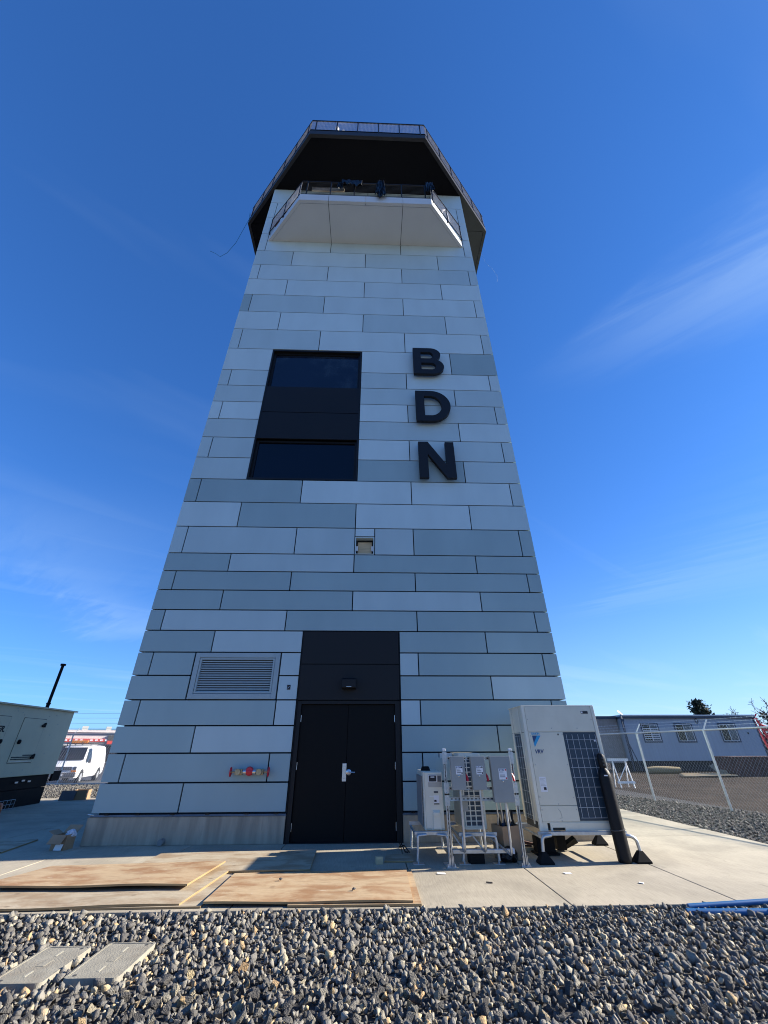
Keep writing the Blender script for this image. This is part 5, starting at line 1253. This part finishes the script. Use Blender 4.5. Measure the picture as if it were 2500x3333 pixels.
# ================================================================== generator
XG = -9.6
G = thing('generator', (-10.6, 3.9, 0), 'beige diesel generator enclosure on a black base at the left edge', 'generator')
YA, YB = 0.6, 6.72
b = MB(); b.box(-11.6, XG, YA, YB, .745, 2.49); b.build('enclosure', GENB, G, bevel=.01)
b = MB(); b.prism([(XG + .07, YA - .05, 2.49), (XG + .07, YA - .05, 2.53), (-10.6, YA - .05, 2.585), (-11.67, YA - .05, 2.53), (-11.67, YA - .05, 2.49)], (0, YB - YA + .12, 0)); b.build('roof', GENB, G)
b = MB(); b.box(-11.5, XG - .06, YA, YB - .1, 0.42, .74); b.build('fuel_tank', GENK, G)
b = MB(); b.box(-11.45, XG - .02, YA + .05, YB - .15, -0.004, .41); b.build('skid', GENK, G)
b = MB(); b.box(XG - .06, XG + .0, YB - .02, YB + .35, .55, .82); b.build('junction_box', GENK, G)
for (ya, yb, za, zb) in ((4.595, 5.515, 1.085, 2.205), (2.55, 4.10, 1.085, 2.205)):
    b = MB(); b.box(XG - .005, XG + .012, ya, yb, za, zb); d_ = b.build('door', GENB, G, bevel=.003)
    b = MB()
    for (a0, a1, c0, c1) in ((ya - .012, ya, za, zb), (yb, yb + .012, za, zb), (ya, yb, zb, zb + .012), (ya, yb, za - .012, za)): b.box(XG + .0015, XG + .004, a0, a1, c0, c1)
    b.build('door_gap', FARDK, d_)
    if ya > 4:
        for zz in (2.06, 1.24):
            b = MB(); b.obox((XG + .03, yb - .06, zz), (.03, .16, .05), (R(30), 0, 0)); b.obox((XG + .03, yb - .02, zz - .01), (.035, .06, .11)); b.build('hinge', GENK, d_)
        b = MB(); b.lathe((XG + .012, ya + .12, 1.60), [(.06, 0), (.06, .03), (.03, .045)], 10, 'X'); b.build('latch', GENK, d_)
        for r_ in range(3):
            n0 = 9 if r_ else 5
            for q in range(18):
                if r_ == 0 and q < 9: continue
                yy = ya + .06 + q * .045; b = MB(); b.box(XG + .012, XG + .016, yy, yy + .034, 1.155 + (2 - r_) * .048, 1.155 + (2 - r_) * .048 + .03); b.build('vent_slot', INK, d_)
        b = MB(); b.box(XG + .012, XG + .020, ya + .05, yb - .1, 1.108, 1.122); b.build('drip_edge', GALV, d_)
    else:
        place_mesh(text_mesh('ER.', .20, .25, .006, depth=.004, align='RIGHT'), 'lettering', BLKMET, d_, (XG + .015, 4.03, 1.83), (math.pi / 2, 0, math.pi / 2))
        b = MB(); b.lathe((XG + .012, yb - .08, 1.60), [(.06, 0), (.06, .03), (.03, .045)], 10, 'X'); b.build('latch', GENK, d_)
for (y, z) in ((4.25, 2.36), (4.2, 2.42), (4.45, 2.33), (4.55, 2.28), (5.6, 2.3), (5.9, 2.35), (6.1, 2.1), (5.9, 1.8), (5.95, 1.3), (5.9, .95), (5.3, .9), (4.9, .85), (6.3, 2.42), (5.0, 2.44), (4.4, 2.44), (5.7, 2.44)):
    b = MB(); b.lathe((XG + .001, y, z), [(.012, 0), (.012, .006)], 8, 'X'); b.build('bolt', GREYBOX, G)
b = MB(); b.lathe((-10.6, 6.75, 2.5), [(.055, 0), (.055, .25), (.07, .25), (.07, .29), (.048, .29), (.048, 1.50), (.085, 1.50), (.085, 1.56)], 14); b.build('exhaust_pipe', GENK, G, smooth=True)
for k in range(3):
    b = MB(); b.box(XG - .02, XG - .005, 5.2 + k * .25, 5.32 + k * .25, .58 + .03 * (k % 2), .62 + .03 * (k % 2)); b.build('data_plate', GALV, G)
b = MB(); b.lathe((-8.62, 3.45, 0), [(.15, 0), (.16, .02), (.16, .24), (.13, .28), (.06, .30)], 18); single(b, 'orange_drum', ORANGE, 'orange plastic drum on the slab at the left edge under the generator', 'drum', smooth=True)
b = MB()
for k in range(5): b.bar((-9.35, 4.55 + k * .14, .005), (-9.35, 4.55 + k * .14, .22), .007, 5)
for z in (.02, .12, .22): b.bar((-9.35, 4.55, z), (-9.35, 5.11, z), .007, 5)
single(b, 'wire_rack', GALV, 'low white wire rack standing before the generator base', 'rack')
open_carton('cardboard_box', (-9.0, 7.55, 0), .42, .36, .26, R(10), 'brown cardboard box on the slab behind the generator end', flaps=False)
b = MB(); b.obox((-9.25, 7.25, .13), (.42, .04, .26), (R(-24), 0, R(12))); single(b, 'grey_board', BUMP, 'grey board leaning on the box behind the generator', 'board')

# ================================================================== fences
def fence(name, pts, h, zb, label, arm=None, pitch=.085, r=.0042, posts=True):
    """pts: post positions in order. Chain-link with top rail, diamond wire and three barbed strands."""
    t = thing(name, (pts[0][0], pts[0][1], zb), label, 'fence')
    A, Z = Vector(pts[0]), Vector(pts[-1]); L_ = (Z - A).length; d = (Z - A).normalized()
    for (x, y) in pts:
        b = MB(); b.tube([(x, y, zb - .1), (x, y, zb + h)], .033, 10); po = b.build('post', GALV, t, smooth=True)
        if arm is not None:
            b = MB(); b.bar((x, y, zb + h - .02), (x + arm[0], y + arm[1], zb + h + arm[2]), .020, 6); b.build('barb_arm', GALV, po)
    b = MB(); b.tube([(A.x, A.y, zb + h - .01), (Z.x, Z.y, zb + h - .01)], .024, 8); b.build('top_rail', GALV, t, smooth=True)
    b = MB(); off = Vector((-d.y, d.x)) * .036
    hh = h + .05; tan = 1.12; run = hh / tan
    k = -int(run / pitch) - 1
    while k * pitch < L_ + run:
        s0 = k * pitch
        for sg in (1, -1):
            # wire from (s0, 0) rising with slope tan*sg
            u0, u1 = s0, s0 + sg * run; z0, z1_ = 0.0, hh
            a, c = (u0, z0), (u1, z1_)
            def clip(a, c):
                (ua, za), (uc, zc2) = a, c
                if ua > uc: (ua, za), (uc, zc2) = (uc, zc2), (ua, za)
                if uc <= 0 or ua >= L_: return None
                if ua < 0: za += (zc2 - za) * (-ua) / (uc - ua); ua = 0
                if uc > L_: zc2 = za + (zc2 - za) * (L_ - ua) / (uc - ua); uc = L_
                return (ua, za), (uc, zc2)
            q = clip(a, c)
            if q:
                o_ = off * (1 + .12 * sg)
                p0, p1 = A + d * q[0][0] + o_, A + d * q[1][0] + o_
                b.bar((p0.x, p0.y, zb + .02 + q[0][1]), (p1.x, p1.y, zb + .02 + q[1][1]), r, 3, caps=False)
        k += 1
    b.build('chain_link_mesh', FWIRE, t)
    if arm is not None:
        for f_ in (.35, .68, 1.0):
            b = MB(); p0 = (A.x + arm[0] * f_, A.y + arm[1] * f_, zb + h + arm[2] * f_); p1 = (Z.x + arm[0] * f_, Z.y + arm[1] * f_, zb + h + arm[2] * f_)
            b.bar(p0, p1, .004, 3, caps=False)
            n_ = int(L_ / .15)
            for i in range(n_):
                p = Vector(p0) + (Vector(p1) - Vector(p0)) * (i + .5) / n_
                b.bar(p + Vector((0, 0, -.02)), p + Vector((.01, .01, .02)), .004, 3)
            b.build('barbed_wire', GALV, t)
    return t
fdir = Vector((-0.2107, 0.9775)); f0 = Vector((9.46, 6.42))
fence('chain_link_fence', [tuple(f0 + fdir * (2.515 * k)) for k in (-3, -2, -1, 0, 1, 2, 3)], 1.87, -.02, 'chain link fence with barbed wire along the right side', arm=(.24, .05, .26), pitch=.095, r=.0016)
fence('chain_link_fence', [(-22.2 + k * 2.515, 15.1) for k in range(13)], 2.1, -.02, 'chain link fence behind the generator in front of the white van', arm=(.05, .24, .26), pitch=.085, r=.0045)

# ================================================================== van
VAN = thing('white_van', (-18.75, 22.95, -0.42), 'white cargo van with roof rack and amber beacon behind the left fence', 'van', rz=R(-76))
VAN.scale = (.95, .95, .95)
def vsec(x, top, zb, wb, wt):
    return [(x, -wb * .93, zb), (x, -wb, zb + .18), (x, -wb, min(1.12, top - .06)), (x, -wt, top - .09), (x, -wt + .12, top), (x, wt - .12, top), (x, wt, top - .09), (x, wb, min(1.12, top - .06)), (x, wb, zb + .18), (x, wb * .93, zb)]
st = [(2.78, .92, .42, .90, .84), (2.70, 1.04, .36, .97, .88), (2.30, 1.16, .34, 1.0, .90), (1.80, 1.26, .33, 1.0, .90), (1.05, 2.06, .33, 1.0, .80), (0.6, 2.14, .33, 1.0, .80), (-1.5, 2.16, .33, 1.0, .80), (-2.65, 2.12, .36, 1.0, .79), (-2.75, 2.0, .42, .96, .74)]
b = MB(); vs = []; 
for s_ in st: vs += vsec(*s_)
n = 10; fs = []
for i in range(len(st) - 1):
    for k in range(n): fs.append((i * n + k, i * n + (k + 1) % n, (i + 1) * n + (k + 1) % n, (i + 1) * n + k))
fs += [tuple(range(n)), tuple((len(st) - 1) * n + k for k in range(n))]
b.add(vs, fs); b.build('body', VANW, VAN, local=True, smooth=True)
b = MB(); b.add([(1.78, -.86, 1.30), (1.78, .86, 1.30), (1.12, .72, 2.02), (1.12, -.72, 2.02)], [(0, 1, 2, 3)]); b.v = [(x + .02, y, z + .02) for x, y, z in b.v]; b.build('windshield', VANG, VAN, local=True)
for s_ in (-1, 1):
    b = MB(); b.add([(1.55, s_ * 1.005, 1.18), (.55, s_ * 1.005, 1.18), (.55, s_ * .835, 1.98), (1.10, s_ * .835, 1.98)], [(0, 1, 2, 3)]); b.build('side_window', VANG, VAN, local=True)
    b = MB(); b.box(2.74, 2.80, s_ * .86 - .12, s_ * .86 + .06, .80, .98); b.build('headlight', GLASSF, VAN, local=True, bevel=.01)
    b = MB(); b.box(2.74, 2.81, s_ * .80 - .14, s_ * .80 + .14, .68, .78); b.build('turn_signal', AMBER, VAN, local=True)
    for xw in (1.85, -1.65):
        b = MB(); b.lathe((xw, s_ * .90, .36), [(.36, -.12), (.37, -.10), (.37, .10), (.36, .12)], 20, 'Y'); wh = b.build('wheel', TYRE, VAN, local=True, smooth=True)
        b = MB(); b.lathe((xw, s_ * 1.015, .36), [(.22, -.01), (.22, .01), (.10, .02)] if s_ > 0 else [(.10, -.02), (.22, -.01), (.22, .01)], 16, 'Y'); b.build('rim', RIM, wh, local=True)
        b = MB(); b.prism([(xw + .45 * math.cos(R(a)), s_ * 1.003, .36 + .45 * math.sin(R(a))) for a in range(0, 181, 15)], (0, s_ * .004, 0)); b.build('wheel_arch', TYRE, VAN, local=True)
    b = MB(); b.obox((1.35, s_ * 1.13, 1.25), (.10, .14, .24)); b.build('mirror', BUMP, VAN, local=True, bevel=.02)
    b = MB(); b.box(.46, .475, s_ * 1.002, s_ * 1.006, .5, 1.15); b.build('door_seam', BUMP, VAN, local=True)
    b = MB(); b.box(.55, .72, s_ * 1.002, s_ * 1.02, 1.05, 1.09); b.build('door_handle', BUMP, VAN, local=True)
    b = MB()
    for k in range(24):
        a0_, a1_ = 2 * math.pi * k / 24, 2 * math.pi * (k + 1) / 24
        if 4 <= k <= 6: continue
        b.prism([(-1.2 + .21 * math.cos(a0_), s_ * (.90 + .12), 1.45 + .21 * math.sin(a0_)), (-1.2 + .21 * math.cos(a1_), s_ * (.90 + .12), 1.45 + .21 * math.sin(a1_)), (-1.2 + .16 * math.cos(a1_), s_ * (.90 + .12), 1.45 + .16 * math.sin(a1_)), (-1.2 + .16 * math.cos(a0_), s_ * (.90 + .12), 1.45 + .16 * math.sin(a0_))], (0, s_ * .004, 0))
    b.box(-1.32, -1.08, s_ * 1.005, s_ * 1.01, 1.0, 1.05)
    for (bx, bz) in ((-1.29, 1.43), (-1.22, 1.43), (-1.15, 1.43)): b.box(bx, bx + .05, s_ * 1.02, s_ * 1.024, bz, bz + .06)
    b.build('emblem', BUMP, VAN, local=True)
b = MB(); b.box(2.78, 2.815, -.66, .66, .80, .98); b.build('grille', BUMP, VAN, local=True)
b = MB(); b.box(2.70, 2.86, -.96, .96, .42, .66); b.build('bumper', BUMP, VAN, local=True, bevel=.03)
b = MB(); b.box(2.865, 2.88, -.28, .28, .48, .60); b.build('number_plate', WHITE, VAN, local=True)
for x in (.7, -.8, -2.2):
    b = MB(); b.box(x - .03, x + .03, -.78, .78, 2.24, 2.28); b.box(x - .02, x + .02, -.74, -.70, 2.12, 2.24); b.box(x - .02, x + .02, .70, .74, 2.12, 2.24); b.build('rack_bar', FARDK, VAN, local=True)
b = MB(); b.box(-2.4, .9, .55, .60, 2.28, 2.36); b.box(-2.4, .9, .20, .25, 2.28, 2.36); b.build('ladder', FARDK, VAN, local=True)
b = MB(); b.box(.60, .85, -.50, .50, 2.285, 2.46); b.build('light_bar', AMBER, VAN, local=True, bevel=.02)

# ================================================================== site trailer on the right
TA = Vector((19.47, 24.7)); TD = Vector((1.0, 0.0))
TR = thing('site_trailer', (TA.x, TA.y, -.05), 'long grey office trailer with three windows behind the right fence', 'trailer', rz=math.atan2(TD.y, TD.x))
LT, WT = 10.2, 3.6
b = MB(); b.box(0, LT, 0, WT, .62, 3.36); b.build('siding', TRAIL, TR, local=True)
b = MB(); b.box(-.08, LT + .08, -.14, WT + .1, 3.362, 3.50); b.build('eave_trim', TRIMB, TR, local=True)
b = MB(); b.box(-.1, LT + .1, -.17, WT + .12, 3.502, 3.60); b.build('roof', ROOFW, TR, local=True)
b = MB(); b.box(.1, LT - .1, .15, WT - .1, 0, .61); b.build('skirt', SKIRT, TR, local=True)
for k in range(int(LT / .2)):
    b = MB(); b.box(k * .2 + .09, k * .2 + .105, -.012, -.002, .63, 3.36); b.build('batten', TRAIL, TR, local=True)
for s0, s1 in ((1.26, 2.62), (3.82, 5.22), (7.22, 8.58)):
    b = MB(); za, zb = 1.77, 3.04; e = .09
    b.box(s0, s0 + e, -.05, -.013, za, zb); b.box(s1 - e, s1, -.05, -.013, za, zb); b.box(s0 + e, s1 - e, -.05, -.013, zb - e, zb); b.box(s0 + e, s1 - e, -.05, -.013, za, za + e); w3 = b.build('window', TRIMB, TR, local=True)
    mid = (s0 + s1) / 2
    for i, (p0, p1) in enumerate(((s0 + e + .03, mid - .02), (mid + .02, s1 - e - .03))):
        b = MB(); b.box(p0, p1, -.03, -.015, za + e + .03, zb - e - .03); b.build('pane', VANG if i == 0 else GLASSF, w3, local=True)
    b = MB(); b.box(s0 + e, s0 + e + .03, -.045, -.015, za + e, zb - e); b.box(s1 - e - .03, s1 - e, -.045, -.015, za + e, zb - e); b.box(mid - .02, mid + .02, -.045, -.015, za + e, zb - e); b.box(s0 + e + .03, s1 - e - .03, -.045, -.015, zb - e - .03, zb - e); b.box(s0 + e + .03, s1 - e - .03, -.045, -.015, za + e, za + e + .03); b.build('sash', WHITE, w3, local=True)
    if s0 < 2:
        for k in range(6):
            b = MB(); b.box(s0 + e + .04, s1 - e - .04, -.036, -.031, za + .25 + k * .13, za + .29 + k * .13); b.build('blind', WHITE, w3, local=True)
for x in (.02, LT - .02):
    b = MB(); b.box(x - .05, x + .05, -.03, .05, .62, 3.36); b.build('corner_trim', TRIMB, TR, local=True)
b = MB(); b.tube([(5.70 + .10 * math.cos(a), -.03, 3.18 + .16 * math.sin(a)) for a in [2 * math.pi * k / 14 for k in range(15)]], .02, 5, False); b.build('cable_loop', FARDK, TR, local=True)
b = MB(); b.box(9.3, 9.38, -.06, -.013, 2.3, 2.42); b.build('outlet', FARDK, TR, local=True)
b = MB(); b.box(-1.75, -.12, .6, WT, .5, 3.35); b.build('end_annex', mat('annex_tan', (0.30, 0.27, 0.25), rough=.7, var=.08), TR, local=True)
b = MB(); b.box(-1.78, -.11, .55, WT, 3.36, 3.55); b.build('annex_roof', TRIMB, TR, local=True)
# dish on a leaning pole
t = thing('dish_pole', (TA.x - .25, TA.y - .35, 0), 'small dish on a dark braced pole at the left end of the trailer', 'dish')
px, py = TA.x - .25, TA.y - .35
b = MB(); b.tube([(px, py, 0), (px, py, 3.45)], .05, 8); b.build('pole', TRIMB, t)
b = MB(); b.bar((px + .45, py - .2, 0), (px + .03, py, 1.9), .035, 6); b.build('brace', TRIMB, t)
b = MB(); b.lathe((0, 0, 0), [(.02, 0), (.14, .02), (.21, .06), (.22, .07), (.21, .065), (.14, .035), (.02, .02)], 16); 
mrot = Euler((R(38), R(30), 0)).to_matrix(); b.v = [tuple(mrot @ Vector(v) + Vector((px - .05, py - .1, 3.62))) for v in b.v]; b.build('reflector', ROOFW, t, smooth=True)
b = MB(); b.bar((px - .05, py - .1, 3.6), (px - .2, py - .55, 3.2), .02, 5); b.obox((px - .2, py - .55, 3.15), (.12, .12, .18)); b.build('feed_arm', TRIMB, t)

# barricade (white folding trestle)
t = thing('barricade', (11.3, 11.5, 0), 'white folding trestle standing behind the right fence', 'barricade')
for x in (11.05, 11.62):
    for s_ in (-1, 1):
        b = MB(); b.bar((x + s_ * .02, 11.5 + s_ * .28, -.06), (x, 11.5, .92), .028, 4); b.build('leg', WHITE, t)
b = MB(); b.box(10.85, 11.75, 11.47, 11.53, .90, 1.0); b.build('top_board', WHITE, t)
b = MB(); b.bar((11.05, 11.3, .2), (11.62, 11.45, .8), .022, 4); b.build('brace', WHITE, t)
b = MB(); b.box(10.95, 11.7, 11.26, 11.29, .10, .18); b.build('lower_board', WHITE, t)
# straw roll, boards, dark bin and scattered heaps
b = MB(); b.tube([(19.0, 22.4, .10), (19.6, 22.35, .12), (20.3, 22.3, .11), (21.1, 22.25, .10)], [.18, .22, .22, .18], 10); single(b, 'straw_roll', STRAW, 'straw roll lying in front of the trailer', 'straw roll', smooth=True)
for k in range(5):
    plank((18.4 + k * .25, 18.0 + k * .45, .0 + .03 * (k % 2)), (21.7 - k * .12, 18.3 + k * .35, .01 + .03 * (k % 2)), .24, .04, ('nearest', 'second nearest', 'middle', 'second farthest', 'farthest')[k] + ' of the pale boards lying on the dirt before the trailer', group='boards on the dirt')
b = MB(); b.box(0, 3.2, 0, 1.6, 0, .95); b.box(-.04, 3.24, -.04, 1.64, .95, 1.02); o = b.build('timber_bin', WOODK); o.location = (22.2, 18.6, -.09); o.rotation_euler = (0, 0, R(2)); tag(o, 'dark brown timber bin at the right edge behind the fence', 'bin')
for k, (x, y, s_, l_) in enumerate(((22.9, 20.7, .75, 'tan rubble heap behind the dark timber bin'), (21.8, 19.4, .30, 'low tan rubble heap left of the dark timber bin'))):
    v, f = SH_NEAR[5 + k]; b = MB(); b.add([(x + q[0] * s_ * 1.6, y + q[1] * s_, -.05 + s_ * .5 + q[2] * s_) for q in v], [tuple(z) for z in f]); single(b, 'rubble_heap', mat('rubble', (0.34, 0.28, 0.20), rough=.9, var=.2, scale=6), l_, 'rubble')
# red lattice leg beyond the trailer
b = MB()
B0 = Vector((32.2, 27.0, 0))
for (a, c) in (((0, 0, -.1), (-.6, 0, 3.55)), ((.5, 0, -.1), (-.25, 0, 3.45)), ((-.2, 0, 3.0), (1.1, 0, 2.55)), ((-.1, 0, 2.7), (1.1, 0, 2.3)), ((1.1, 0, 2.6), (1.1, 0, -.1))): b.bar(B0 + Vector(a), B0 + Vector(c), .09, 5)
for k in range(2, 5): b.bar(B0 + Vector((-.12 * k, 0, .6 + .7 * k)), B0 + Vector((.42 - .13 * k, 0, .95 + .7 * k)), .05, 4)
single(b, 'red_steel_frame', RED, 'red steel frame showing past the right end of the trailer', 'frame')

# ================================================================== trees
def evergreen(name, loc, h, rad, label, seed, lean=0.0):
    t = thing(name, loc, label, 'tree', 'evergreens behind the trailer'); rn = random.Random(seed); L = Vector(loc)
    b = MB(); b.tube([L, L + Vector((lean * .4, 0, h * .5)), L + Vector((lean, 0, h * .97))], [.22, .13, .02], 7); b.build('trunk', BARK, t)
    c = MB()
    for k in range(230):
        u = rn.uniform(.06, 1.0); zz = h * u; rr = rad * (1 - u) ** .65 * rn.uniform(.35, 1.15) + .08; a = rn.uniform(0, 6.283)
        base_ = L + Vector((lean * u, 0, zz)); tip = base_ + Vector((math.cos(a) * rr, math.sin(a) * rr, rr * rn.uniform(.35, .9)))
        for q in range(15):
            p = base_ + (tip - base_) * rn.uniform(.35, 1.08) + Vector((rn.gauss(0, .10), rn.gauss(0, .10), rn.gauss(0, .10)))
            s_ = rn.uniform(.07, .16); d1 = Vector((rn.gauss(0, 1), rn.gauss(0, 1), rn.gauss(0, 1))).normalized() * s_; d2 = Vector((rn.gauss(0, 1), rn.gauss(0, 1), rn.gauss(0, 1) + .6)).normalized() * s_ * 1.8
            c.add([p - d1, p + d1, p + d2], [(0, 1, 2)])
    me = bpy.data.meshes.new('crown'); me.from_pydata([(v[0] - L.x, v[1] - L.y, v[2] - L.z) for v in c.v], [], c.f); me.materials.append(LEAF)
    o = bpy.data.objects.new('crown', me); COL.objects.link(o); o.parent = t
    return t
evergreen('evergreen_tree', (34.5, 36.0, -.1), 5.5, 2.3, 'dark evergreen tree top rising over the trailer roof', 2, -.3)
evergreen('evergreen_tree', (36.2, 29.5, -.1), 4.0, 2.4, 'dark evergreen tree at the right edge past the trailer', 5)
def bare_tree(loc, h, seed, label):
    t = thing('bare_tree', loc, label, 'tree'); rn = random.Random(seed); L = Vector(loc); tr, br = MB(), MB()
    def grow(mb, p, d, length, r, lev):
        pts = [p]; rs_ = [r]; q = p.copy(); dd = d.copy()
        for k in range(4):
            dd = (dd + Vector((rn.gauss(0, .13), rn.gauss(0, .13), rn.gauss(0, .08)))).normalized(); q = q + dd * length / 4; pts.append(q.copy()); rs_.append(max(.014, r * (1 - .2 * (k + 1))))
        mb.tube(pts, rs_, 5, False)
        if lev >= 4: return
        for k in range(5 if lev < 3 else 4):
            i = rn.randint(1, 4); nd = (dd + Vector((rn.gauss(0, .8), rn.gauss(0, .8), rn.gauss(.15, .45)))).normalized()
            grow(br, pts[i], nd, length * rn.uniform(.45, .65), rs_[i] * .66, lev + 1)
    grow(tr, L, Vector((-.12, 0, 1)).normalized(), h * .62, .34, 0)
    tr.build('trunk', BARK, t); br.build('crown', BARK, t); return t
bare_tree((36.3, 30.5, -.1), 5.6, 12, 'leafless tree with fine twigs at the right edge')

# ================================================================== far buildings, poles and lines on the left
FB = thing('strip_mall', (-41, 60, -.33), 'long low white shop building with a red sign band far behind the van', 'building', rz=R(32))
def fb(b, name, m):
    b.v = [(v[0] + 41, v[1] - 60, v[2] + .33) for v in b.v]; return b.build(name, m, FB, local=True)
b = MB(); b.box(-60, -20, 60, 72, -.33, 3.55); fb(b, 'wall', BRICKW)
b = MB(); b.box(-60, -20, 59.6, 60.0, 3.56, 3.85); fb(b, 'parapet', mat('parapet_pink', (0.66, 0.58, 0.55), rough=.8))
b = MB(); b.box(-60, -38.5, 59.7, 59.98, 2.35, 2.75); fb(b, 'sign_band', FARRED)
b = MB(); b.box(-38.2, -20, 59.6, 59.98, 2.55, 3.2); fb(b, 'awning', FARDK)
b = MB(); b.box(-38.2, -20, 59.5, 59.98, 2.05, 2.5); fb(b, 'sign_band', FARRED)
for k in range(9):
    x = -43.5 + k * .62
    if k in (4,): continue
    b = MB(); b.box(x, x + .34, 59.66, 59.69, 2.45, 2.66); fb(b, 'sign_mark', WHITE)
for k in range(8):
    b = MB(); x = -58 + k * 4.8; b.box(x, x + 3.4, 59.9, 59.995, -.2, 1.9); fb(b, 'shop_window', VANG)
for x, s_ in ((-41.8, .8), (-38.6, .7)):
    b = MB(); b.box(x, x + s_, 64, 65, 3.55, 4.5); fb(b, 'roof_unit', GREYBOX)
b = MB(); b.box(-75, -15, 95, 110, -.33, 5.2); single(b, 'warehouse', mat('far_grey_wall', (0.5, 0.5, 0.5), rough=.8), 'pale flat roofed building on the skyline behind the shop building', 'building')
for k, (y, z) in enumerate(((80, 7.4), (80, 6.6), (80, 5.7))):
    b = MB(); b.tube([(-75, y, z + .3), (-55, y, z), (-35, y, z - .05), (-10, y, z + .4)], .016, 4, False)
    single(b, 'power_line', FARDK, ('highest', 'middle', 'lowest')[k] + ' of the power lines on the skyline behind the van', 'power line', 'power lines')
# hills closing the horizon
rn = random.Random(3)
b = MB(); N = 140
for i in range(N):
    a = 2 * math.pi * i / N; h_ = 6 + 7 * (.5 + .5 * mnoise.noise(Vector((math.cos(a) * 3, math.sin(a) * 3, 1)))) ; x, y = 1100 * math.cos(a), 1100 * math.sin(a)
    b.v += [(x, y, -2), (x * 1.05, y * 1.05, h_), (x * 1.3, y * 1.3, -2)]
for i in range(N):
    j = (i + 1) % N; b.f += [(3 * i, 3 * j, 3 * j + 1, 3 * i + 1), (3 * i + 1, 3 * j + 1, 3 * j + 2, 3 * i + 2)]; b.m += [0, 0]
struct(b, 'hills', mat('far_hill', (0.10, 0.105, 0.09), rough=.95, var=.2, scale=.01, objrand=-1))
